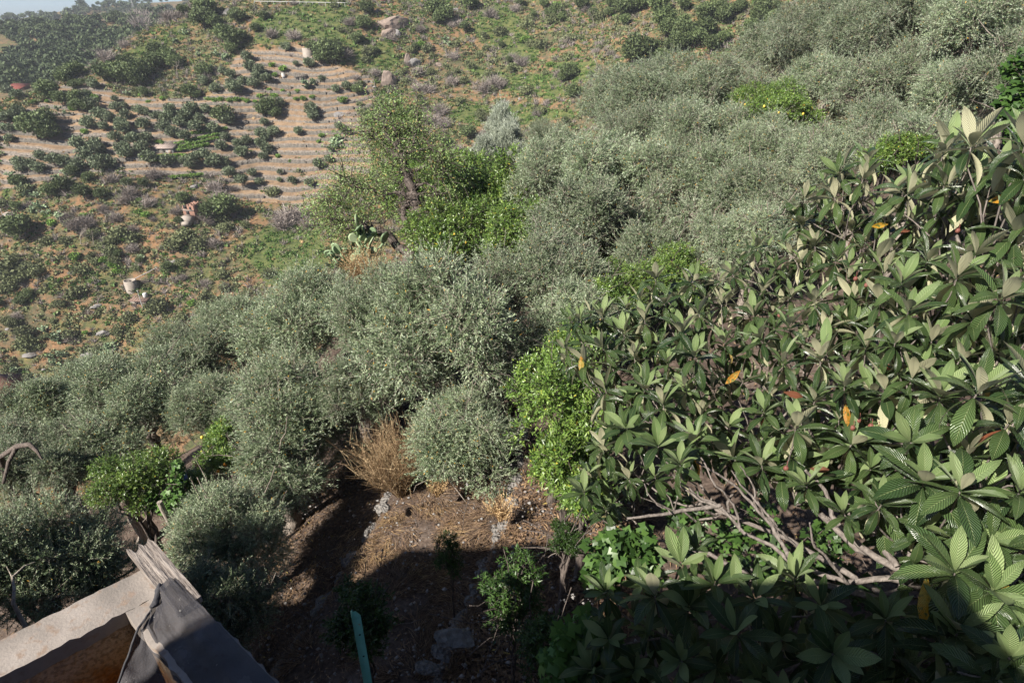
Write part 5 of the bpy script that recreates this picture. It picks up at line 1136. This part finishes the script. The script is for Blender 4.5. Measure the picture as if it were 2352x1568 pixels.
# ---------------------------------------------------------------- small garden things
hp = at(418, 1097, 11.9); z = float(H(hp[0], hp[1])); b = MB(); V_ = unit(rng.normal(size=(40, 3)))*.13*(.6+.5*rng.random((40, 1)))*[1, .8, 1.1]
import bmesh
bm = bmesh.new(); bmesh.ops.create_icosphere(bm, subdivisions=3, radius=.095)
for vv in bm.verts: vv.co *= 1+.35*(vnoise(np.array(vv.co.x*22+9), np.array(vv.co.y*22+vv.co.z*31+9))-.5); vv.co.z *= 1.2
me = bpy.data.meshes.new('plastic_bag'); bm.to_mesh(me); bm.free(); me.materials.append(M['blue']); tag(link('plastic_bag', me, None, (hp[0], hp[1], hp[2])), 'crumpled blue plastic bag tied beside the young vine', 'bag')
def stick(p0, p1, r, name, label, cat, mat, k=6, r1=None):
    p0 = np.array(p0, float); p1 = np.array(p1, float); b = MB(); b.tube(bend(np.zeros(3), p1-p0, 0, 6, r*.3), np.linspace(r, r1 or r*.8, 6), k, rough=.25); o = b.obj(name, [mat], None, tuple(p0)); return tag(o, label, cat)
e = at(366, 1152, 11.0); s0 = at(395, 1200, 11.3); zz = float(H(s0[0], s0[1])); stick((s0[0]+.2, s0[1]+.1, zz-.2), e, .055, 'wooden_stake', 'short pale split wooden stake in front of the young vine', 'stake', M['twig_pale'])
e = at(405, 1035, 13.0); q = at(450, 1092, 12.8); zz = float(H(q[0], q[1])); stick((q[0]+.15, q[1], min(zz, q[2])), e, .018, 'garden_cane', 'thin dark cane leaning beside the blue bag', 'cane', M['bark_dark'])
e = at(835, 925, 13.4); zz = float(H(e[0]+.1, e[1]+.3)); stick((e[0]+.1, e[1]+.3, zz-.2), e, .26, 'tree_stump', 'pale rotten olive stump above the rusty weeds', 'stump', M['bark_olive'], 10, .2)
b = MB(); A_ = [at(u, v, d) for u, v, d in [(0,1050,13.2),(40,1025,13.0),(68,1020,12.9),(85,1035,12.8),(97,1055,12.8)]]; zz = float(H(A_[0][0]-.6, A_[0][1])); A_ = [np.array([A_[0][0]-.6, A_[0][1]+.1, zz-.2])]+A_; A_ = np.array(A_); b.tube(A_-A_[0], [.11, .07, .06, .05, .035, .012], 8, rough=.3); b.tube(np.array([A_[2], at(20, 1060, 12.9), at(8, 1110, 12.9)])-A_[0], [.05, .04, .03], 6); tag(b.obj('dead_branch', [M['bark_dark']], None, tuple(A_[0])), 'arched bare grey limb at the left edge', 'branch')
b = MB(); A_ = np.array([at(30, 1385, 6.7), at(33, 1350, 6.8), at(28, 1325, 6.9), at(55, 1300, 7.0), at(80, 1290, 7.1)]); zz = float(H(A_[0][0]-.1, A_[0][1])); A_ = np.concatenate([[[A_[0][0]-.05, A_[0][1], zz-.2]], A_]); b.tube(A_-A_[0], [.05, .02, .017, .015, .010, .004], 6); b.tube(np.array([A_[3], at(15, 1300, 7)])-A_[0], [.01, .004], 5); tag(b.obj('bare_sapling', [M['twig_pale']], None, tuple(A_[0])), 'thin bare tan sapling in front of the sunlit corner olive', 'sapling')
# ================================================================ BUILDINGS, POLES AND ROCKS ON THE FAR HILLSIDE
def place(u, v, t=80):
    P, ok = hit([u], [v], t); return P[0], proj(P[0])[2]
def px(n, d): return n*d/FL
def opening(par, c, w_, h_, depth, rz, mat=None, name='window', frame=True):
    b = MB(); b.box((0, 0, 0), (w_, depth, h_)); o = link(name, b.mesh(name, [mat or M['dark']]), par, c, rz)
    if frame: b = MB(); b.box((0, -depth*.2, -h_/2-.05), (w_*1.3, depth*1.2, .08)); link('sill', b.mesh('sill', [M['cement']]), o)
    return o
def house(u, v, wpx, hpx, dep, name, label, cat, wall, roof, rz=0, slope=.25, wins=((-.25,.5),), door=None, t=80, flat=False, over=.15, roofname='roof'):
    P, d = place(u, v, t); W = px(wpx, d); Hh = px(hpx, d); P = P.copy(); P[2] -= .2
    o = empty(name, P, label, cat, None, R(rz)); b = MB(); b.box((0, dep/2, Hh/2-.9), (W, dep, Hh+1.8)); b.obj('wall', [wall], o)
    b = MB(); sh = dep*slope
    if flat: b.box((0, dep/2, Hh+.06), (W+over, dep+over, .12))
    else:
        x = W/2+over; y0 = -over; y1 = dep+over; z0 = Hh+.02; z1 = Hh+sh
        b.add([(-x,y0,z0),(x,y0,z0),(x,y1,z1),(-x,y1,z1),(-x,y0,z0+.1),(x,y0,z0+.1),(x,y1,z1+.1),(-x,y1,z1+.1)], [(0,3,2,1),(4,5,6,7),(0,1,5,4),(1,2,6,5),(2,3,7,6),(3,0,4,7)])
        n = int(W/.5)
        for k in range(n): xx = -x+(k+.5)*2*x/n; b.add([(xx-.05,y0,z0+.103),(xx+.05,y0,z0+.103),(xx+.05,y1,z1+.103),(xx-.05,y1,z1+.103),(xx-.03,y0,z0+.15),(xx+.03,y0,z0+.15),(xx+.03,y1,z1+.15),(xx-.03,y1,z1+.15)], [(4,5,6,7),(0,1,5,4),(1,2,6,5),(2,3,7,6),(3,0,4,7)])
        g_ = MB(); g_.add([(-W/2+.01,.02,Hh-.05),(-W/2+.01,dep-.02,Hh-.05),(-W/2+.01,dep-.02,Hh+sh*.95),(W/2-.01,.02,Hh-.05),(W/2-.01,dep-.02,Hh-.05),(W/2-.01,dep-.02,Hh+sh*.95)], [(0,1,2),(3,5,4)]); g_.add([(-W/2+.01,dep-.01,Hh-.05),(W/2-.01,dep-.01,Hh-.05),(W/2-.01,dep-.01,Hh+sh*.95),(-W/2+.01,dep-.01,Hh+sh*.95)], [(0,1,2,3)]); g_.obj('gable', [wall], o)
    b.obj(roofname, [roof], o)
    for fx, fz in wins: opening(o, (fx*W, 0, Hh*fz), .7, .7, .1, 0)
    if door is not None: opening(o, (door*W, 0, Hh*.42), .85, Hh*.8, .12, 0, M['wood'] if name != 'stone_hut' else M['dark'], 'door', False)
    return o
house(376, 350, 44, 10, 3.2, 'tin_roofed_hut', 'low white hut with brown tin roof among the vine rows', 'hut', M['white'], M['tin'], -4, .32, ((-.2,.55),(.05,.55)), .36, over=.35)
house(690, 184, 26, 8, 3.2, 'stone_hut', 'small grey stone hut with open dark doorway on the upper terraces', 'hut', M['wallstone'], M['wallstone'], 3, .22, ((.2,.6),), -.25)
house(318, 699, 40, 9.5, 3.0, 'roadside_shed', 'cream shed with brown roof and a grey water barrel on top', 'shed', M['cement'], M['tile'], -8, .30, ((-.1,.55),(.05,.55)), None, over=.2)
house(130, 182, 15, 8, 4, 'white_hut', 'tiny white hut between trees behind the left spur', 'hut', M['white'], M['tin'], 10, .15, ((0,.5),), None, t=180)
house(28, 213, 40, 8, 6, 'farm_house', 'long farmhouse with a red roof at the left edge', 'house', M['brick'], M['redtile'], -6, .28, ((-.3,.5),(.0,.5)), .3, t=180, over=.4)
house(19, 503, 17, 13, 2.5, 'pump_house', 'white box shaped concrete building at the left edge', 'hut', M['white'], M['cement'], 5, .1, (), -.2, flat=True)
house(880, 7, 10, 6, 4, 'white_cottage', 'tiny white cottage with pink door by the top edge', 'cottage', M['white'], M['redtile'], 0, .2, ((0,.5),), None, t=100)
house(82, 136, 16, 4, 4, 'low_shed', 'low pale shed roof among the dark trees behind the spur', 'shed', M['cement'], M['tin'], 0, .15, (), None, t=230)
house(652, 180, 6, 4, 1.2, 'white_lean_to', 'white sheeted lean to left of the stone hut', 'shed', M['white'], M['white'], 20, .8, (), None)
# barrel on the shed
P, d = place(318, 699); b = MB(); b.tube([(0, 0, 0), (0, 0, .15), (0, 0, .9), (0, 0, 1.0)], [.42, .48, .48, .3], 12); tag(b.obj('water_barrel', [M['pole']], None, (P[0]+1.3, P[1]+1.2, P[2]+px(9.5, d)+.3)), 'grey water barrel standing on the brown shed roof', 'barrel')
# ruined brick house, two storeys with broken top
P, d = place(437, 500); W = px(30, d); Hh = px(38, d); o = empty('ruined_house', P-[0, 0, .4], 'roofless ruined house of red brick with broken walls', 'ruin', None, R(-14)); b = MB()
for (x0, x1, y0, y1, top) in [(-W/2, W/2, 0, .3, 1), (-W/2, -W/2+.3, .3, 3.2, .8), (W/2-.3, W/2, .3, 3.2, 1), (-W/2+.3, W/2-.3, 2.9, 3.2, .9)]:
    n = 9
    for k in range(n):
        f0, f1 = k/n, (k+1)/n; hh = Hh*top*(.80+.2*rng.random())
        a0, a1 = (x0+(x1-x0)*f0, x0+(x1-x0)*f1) if x1-x0 > .5 else (x0, x1); b0, b1 = (y0, y1) if x1-x0 > .5 else (y0+(y1-y0)*f0, y0+(y1-y0)*f1)
        b.box(((a0+a1)/2, (b0+b1)/2, hh/2-.5), (a1-a0-.004, b1-b0-.004, hh+1))
b.obj('wall', [M['brick']], o); opening(o, (-.1*W, -.02, Hh*.42), .8, .9, .12, 0); opening(o, (-.25*W, -.02, Hh*.75), .9, .8, .12, 0); opening(o, (.2*W, -.02, Hh*.70), .5, .6, .12, 0)
b = MB(); b.box((0, -.9, .2), (W*.85, 1.8, 1.6)); b.box((.2, -1.9, -.4), (W*.6, 1.2, .9)); b.obj('steps', [M['cement']], o); b = MB(); b.box((0, -.06, Hh*.55), (W*1.02, .1, .18)); b.obj('lintel', [M['cement']], o)
def cistern(u, v, wpx, hpx, label, t=80, pipe=None):
    P, d = place(u, v, t); r = px(wpx/2, d); h = px(hpx, d); o = empty('round_cistern', P, label, 'cistern'); b = MB(); k = 28; th = np.arange(k)*2*np.pi/k; c = np.c_[np.cos(th), np.sin(th)]
    R_ = [np.c_[c*r, np.full(k, -1.5)], np.c_[c*r, np.full(k, h)], np.c_[c*(r-.18), np.full(k, h)], np.c_[c*(r-.18), np.full(k, h-.7)], np.c_[c*.01, np.full(k, h-.7)]]; V = np.concatenate(R_); i = np.arange(k); j = (i+1) % k
    b.add(V, np.concatenate([np.stack([i+a*k, j+a*k, j+(a+1)*k, i+(a+1)*k], 1) for a in range(4)])); b.obj('basin', [M['cement']], o, smooth_=False)
    if pipe:
        E_, d2 = place(*pipe); b = MB(); s = np.array([r*.6, r*.5, h+.05]); b.tube(bend(s, E_-P+[0, 0, .3], 0, 5, .02), .07, 6); b.obj('pipe', [M['pole']], o)
cistern(303, 661, 26, 19, 'open round concrete cistern with a long pipe on the brushy slope', 80, (362, 617)); cistern(708, 125, 24, 13, 'pale round cistern beside an oak above the terraces', 100)
def pole(u, v0, v1, label, t=60, arms=False, r=.07):
    P, d = place(u, v1, t); h = px((v1-v0)*1.12, d); o = empty('utility_pole', P, label, 'pole'); b = MB(); b.tube([(0, 0, -.5), (0, 0, h/2), (0, 0, h)], [r*1.3, r, r*.7], 8); b.obj('shaft', [M['pole']], o)
    b = MB(); b.box((0, 0, h-.25), (.5 if not arms else 1.4, .05, .06)); b.obj('crossarm', [M['pole']], o)
pole(12, 480, 508, 'leaning white pole in front of the box shaped building'); pole(328, 667, 707, 'pale pole standing in front of the cream shed'); pole(155, 118, 134, 'thin pole among the dark trees behind the spur', 230); pole(38, 112, 126, 'thin pole at the upper left over the wooded ridge', 230)
q = at(242, 870, 60); gz = float(H(q[0], q[1])); h = q[2]-gz+px(58, 60); o = empty('utility_pole', (q[0], q[1], gz), 'white pole rising out of the olive crowns on the left', 'pole'); b = MB(); b.tube([(0, 0, -.5), (0, 0, h)], [.08, .05], 8); b.obj('shaft', [M['pole']], o); b = MB(); b.box((0, 0, h-.2), (.25, .05, .05)); b.obj('crossarm', [M['pole']], o)
# lattice mast on the skyline
P, d = place(308, 27, 230); h = px(27, d); o = empty('lattice_mast', P, 'thin lattice mast on the far skyline', 'mast'); b = MB()
for sx, sy in ((-1, -1), (1, -1), (1, 1), (-1, 1)): b.tube([(sx*.9, sy*.9, -.5), (sx*.15, sy*.15, h)], .09, 4)
for k in range(9):
    f = k/9; f2 = (k+1)/9; w0 = .9-.75*f; w1 = .9-.75*f2
    for sx, sy, tx, ty in ((-1, -1, 1, -1), (1, -1, 1, 1), (1, 1, -1, 1), (-1, 1, -1, -1)): b.tube([(sx*w0, sy*w0, h*f), (tx*w1, ty*w1, h*f2)], .05, 3)
b.obj('lattice', [M['pole']], o)
# brick building at the left edge below the olives
q = at(0, 960, 38); gz = q[2]-3.2; b = MB(); o = empty('brick_building', (q[0]-2.0, q[1], gz), 'orange brick building corner cut by the left edge of the photo', 'building'); b.box((0, 1.5, .6), (4.6, 3, 5.0)); b.obj('wall', [M['brick']], o); b = MB(); b.box((.1, 1.2, 3.2), (5.0, 3.9, .16)); b.obj('roof_slab', [M['cement']], o); b = MB(); b.box((-.2, 2.2, 3.95), (4.0, 1.6, 1.3)); b.obj('upper_wall', [M['brick']], o); opening(o, (1.2, -.02, 1.6), .9, 1.1, .1, 0)
# rocks
def rock(u, v, w_, h_, label, mat='rock', seed=0, rz=.3, t=80):
    P, d = place(u, v, t); W = px(w_, d); Hh = px(h_, d); me = stone((1, .8, 1), M[mat], seed); o = link('rock', me, None, tuple(P+[0, 0, Hh*.05]), rz, (W, W*.7, Hh*1.05)); tag(o, label, 'rock', None)
rock(903,60,62,30,'big overhanging outcrop of pinkish rock high on the green hillside','rock',3); rock(898,82,34,26,'lower pink rock propping the overhanging outcrop','rock',4); rock(911,84,18,20,'smooth grey slab under the overhanging outcrop','rockgrey',5)
rock(889,188,34,36,'pale pointed rock standing left of the green hillside','rock',6); rock(952,148,26,18,'dark cleft rock between shrubs on the green hillside','rockgrey',7); rock(935,138,14,22,'narrow pale rock beside the cleft rock','rock',8); rock(782,266,24,14,'smooth grey boulder at the right end of the terraces','rockgrey',9)
rock(404,607,26,15,'pale boulder above the round cistern','rockgrey',10); rock(1010,150,22,10,'flat pink rock in orange grass right of the cleft rock','rock',11); rock(1049,24,16,7,'small white rock near the top edge','rockgrey',12); rock(868,28,14,8,'small grey rock left of the big outcrop','rockgrey',13); rock(1195,230,10,10,'small grey rock low on the green hillside','rockgrey',14)
rock(527,465,20,22,'grey crag beside the ruined brick house','rockgrey',15); rock(448,430,16,8,'small grey rock above the ruined brick house','rockgrey',16); rock(524,32,20,18,'grey rock in bare earth near the skyline','rockgrey',17); rock(575,700,16,26,'tan earth bluff at the lip of the olive slope','rock',18)
rock(165,110+517,14,8,'pale rock left of the round cistern','rockgrey',19); rock(220,705,26,9,'flat pale rock left of the cream shed','rockgrey',20); rock(238,766,28,12,'long pale rock below the cream shed','rockgrey',21); rock(70,815,34,9,'low grey rocks near the left edge','rockgrey',22); rock(205,815,30,10,'pale rocks under the round shrub','rockgrey',23)
for k in range(46):
    u, v = [(rng.uniform(780, 1350), rng.uniform(10, 330)), (rng.uniform(0, 560), rng.uniform(430, 860))][k % 2]
    P, ok = hit([u], [v], 80)
    if not ok[0] or P[0][1] < 95: continue
    d = proj(P[0])[2]; s = px(rng.uniform(4, 10), d); o = link('rock', stone((1, .8, .6), M['rockgrey' if k % 3 else 'rock'], 40+k), None, tuple(P[0]), rng.random()*3, (s, s*.8, s*.8)); tag(o, None, 'rock', 'small rocks in the hillside scrub'); later(o, 'small pale rock in the scrub', u, v)
# bare dead trees
def deadtree(u, v, hpx, label=None, t=80, white=True):
    P, d = place(u, v, t); h = px(hpx, d)*1.1; b = MB(); st = [(np.zeros(3)-[0, 0, .3], unit(np.array([rng.normal(0, .15), 0, 1])), h*.45, h*.028, 0)]
    while st:
        p, dr, L, r, lv = st.pop(); e = p+dr*L; b.tube(bend(p, e, 0, 4, L*.05), np.linspace(r, r*.6, 4), 5)
        if lv < 4:
            for _ in range(2 if lv else 3): st.append((e, unit(dr+rng.normal(0, .55, 3)+[0, 0, .1]), L*.66, max(.02, r*.58), lv+1))
    o = b.obj('dead_tree', [M['twig_pale']], None, tuple(P)); tag(o, label, 'dead tree', 'leafless grey trees on the far hillside'); 
    if not label: later(o, 'leafless pale dead tree', u, v)
for u, v, h in [(408,175,32),(1316,52,28),(1362,60,30),(1372,160-5,30),(1445,90,26),(1108,210,34),(862,200,34),(1120,150,22),(1075,28,14),(800,90,22),(795,240,22),(1285,50,28),(560,30,14),(350,110,16),(215,560,30),(185,560,40),(360,560,26),(410,440,22),(500,430,30),(505,465,26),(255,420,22),(330,405,24),(590,560,20),(240,590,26),(160,600,14),(450,690,20),(430,760,24),(650,590,14),(1190,150,26),(1030,90,18),(960,245,22),(1010,260,26),(1420,90,20),(1440,60,24),(460,545,16),(300,460,26),(85,740,20),(370,780,22),(935,300,20),(1000,200,18)]: deadtree(u, v, h)
# vine rows round the tin roofed hut
def vinerow(u0, v0, u1, v1, w_, label):
    a, b_ = at(0, 0, 1), 0; P, ok = hit(np.linspace(u0, u1, 26), np.linspace(v0, v1, 26), 100); c = P.mean(0); o = empty('vine_row', c, label, 'vines', 'vine rows round the tin roofed hut'); Vs, Fs, As, n = [], [], [], 0
    for p in P:
        V, F, a_ = puff(110, .8, size=.26, flat=.7); V = V*[1.1, .8, 1]+p-c+[0, 0, .6]; Vs.append(V); Fs.append(F+n); n += len(V); As.append(a_)
    link('foliage', mkmesh('foliage', np.concatenate(Vs), [np.concatenate(Fs)], [M['far_green']], np.concatenate(As)), o)
    b = MB()
    for p in P[::3]: b.tube([p-c-[0, 0, .2], p-c+[0, 0, 1.2]], .06, 4)
    b.obj('stakes', [M['twig_pale']], o)
for i, (u0, v0, u1, v1) in enumerate([(410,335,505,312),(415,342,500,322),(412,350,480,336),(440,312,520,300),(330,366,425,361),(345,374,415,370),(362,330,372,332),(395,412,465,406)]):
    vinerow(u0, v0, u1, v1, 1, ['upper row of bright vines right of the tin roofed hut','second row of vines right of the tin roofed hut','short vine row just right of the tin roofed hut','highest vine row near the round olives','vine row below the tin roofed hut','lowest vine row in front of the tin roofed hut','small vine patch behind the tin roofed hut','bright green weedy strip under the bottom terrace wall'][i])
# guard rail of the road along the top of the hill
P, ok = hit(np.linspace(585, 800, 30), np.linspace(10, 14, 30), 150)
if ok.sum() > 10:
    P = P[ok]; c = P.mean(0); b = MB(); b.tube(P-c+[0, 0, .8], .08, 5)
    for p in P[::2]: b.tube([p-c-[0, 0, .3], p-c+[0, 0, .8]], .07, 4)
    tag(b.obj('guard_rail', [M['pole']], None, tuple(c)), 'long pale guard rail along the road at the top edge', 'guard rail')
# a few trees one can tell apart on the skyline and the wooded ridge
plant_far([(335,22,15),(205,10,5),(225,9,6),(240,11,6),(250,8,6),(158,11,4),(132,15,4),(95,22,7),(30,38,9),(55,38,8),(12,42,8),(110,36,7),(80,36,7),(185,32,7),(270,42,18),(212,100,9),(245,40,10),(140,60,14),(100,70,16),(60,75,14),(175,45,12),(190,70,12)], 'oak', tmin=262)
plant_far([(215,108,9),(245,95,10)], 'oak', tmin=230)
plant_far([(1400,30,14),(1650,20,20),(1700,12,16),(1260,30,12)], 'oak', tmin=90)
gq = np.random.default_rng(77)
def sprinkle(kind, n, rlo, rhi):
    L = []
    while len(L) < n:
        u, v = (gq.uniform(-10, 640), gq.uniform(425, 880)) if gq.random() < .6 else (gq.uniform(760, 1400), gq.uniform(5, 320))
        if v > 905-.42*u and u < 700: continue
        if math.hypot(u-303, v-655) < 34 or math.hypot(u-320, v-690) < 34 or math.hypot(u-437, v-478) < 34: continue
        L.append((u, v, gq.uniform(rlo, rhi)))
    plant_far(L, kind, tmin=80)
sprinkle('dusty', 75, 8, 21); sprinkle('oak', 22, 9, 18); sprinkle('brush', 30, 8, 18); sprinkle('bush', 24, 6, 15)
finish_labels()

# ================================================================ AIR
m, t, o_ = nodes('haze'); pv = N(t, 'ShaderNodeVolumePrincipled'); pv.inputs['Color'].default_value = (.80, .86, .95, 1); pv.inputs['Density'].default_value = .0002; t.links.new(pv.outputs[0], o_.inputs['Volume'])
b = MB(); b.box((0, 0, -25), (3000, 3000, 230)); hz = b.obj('haze', [m]); tag(hz, 'thin pale summer haze over the valley', 'haze', kind='stuff')
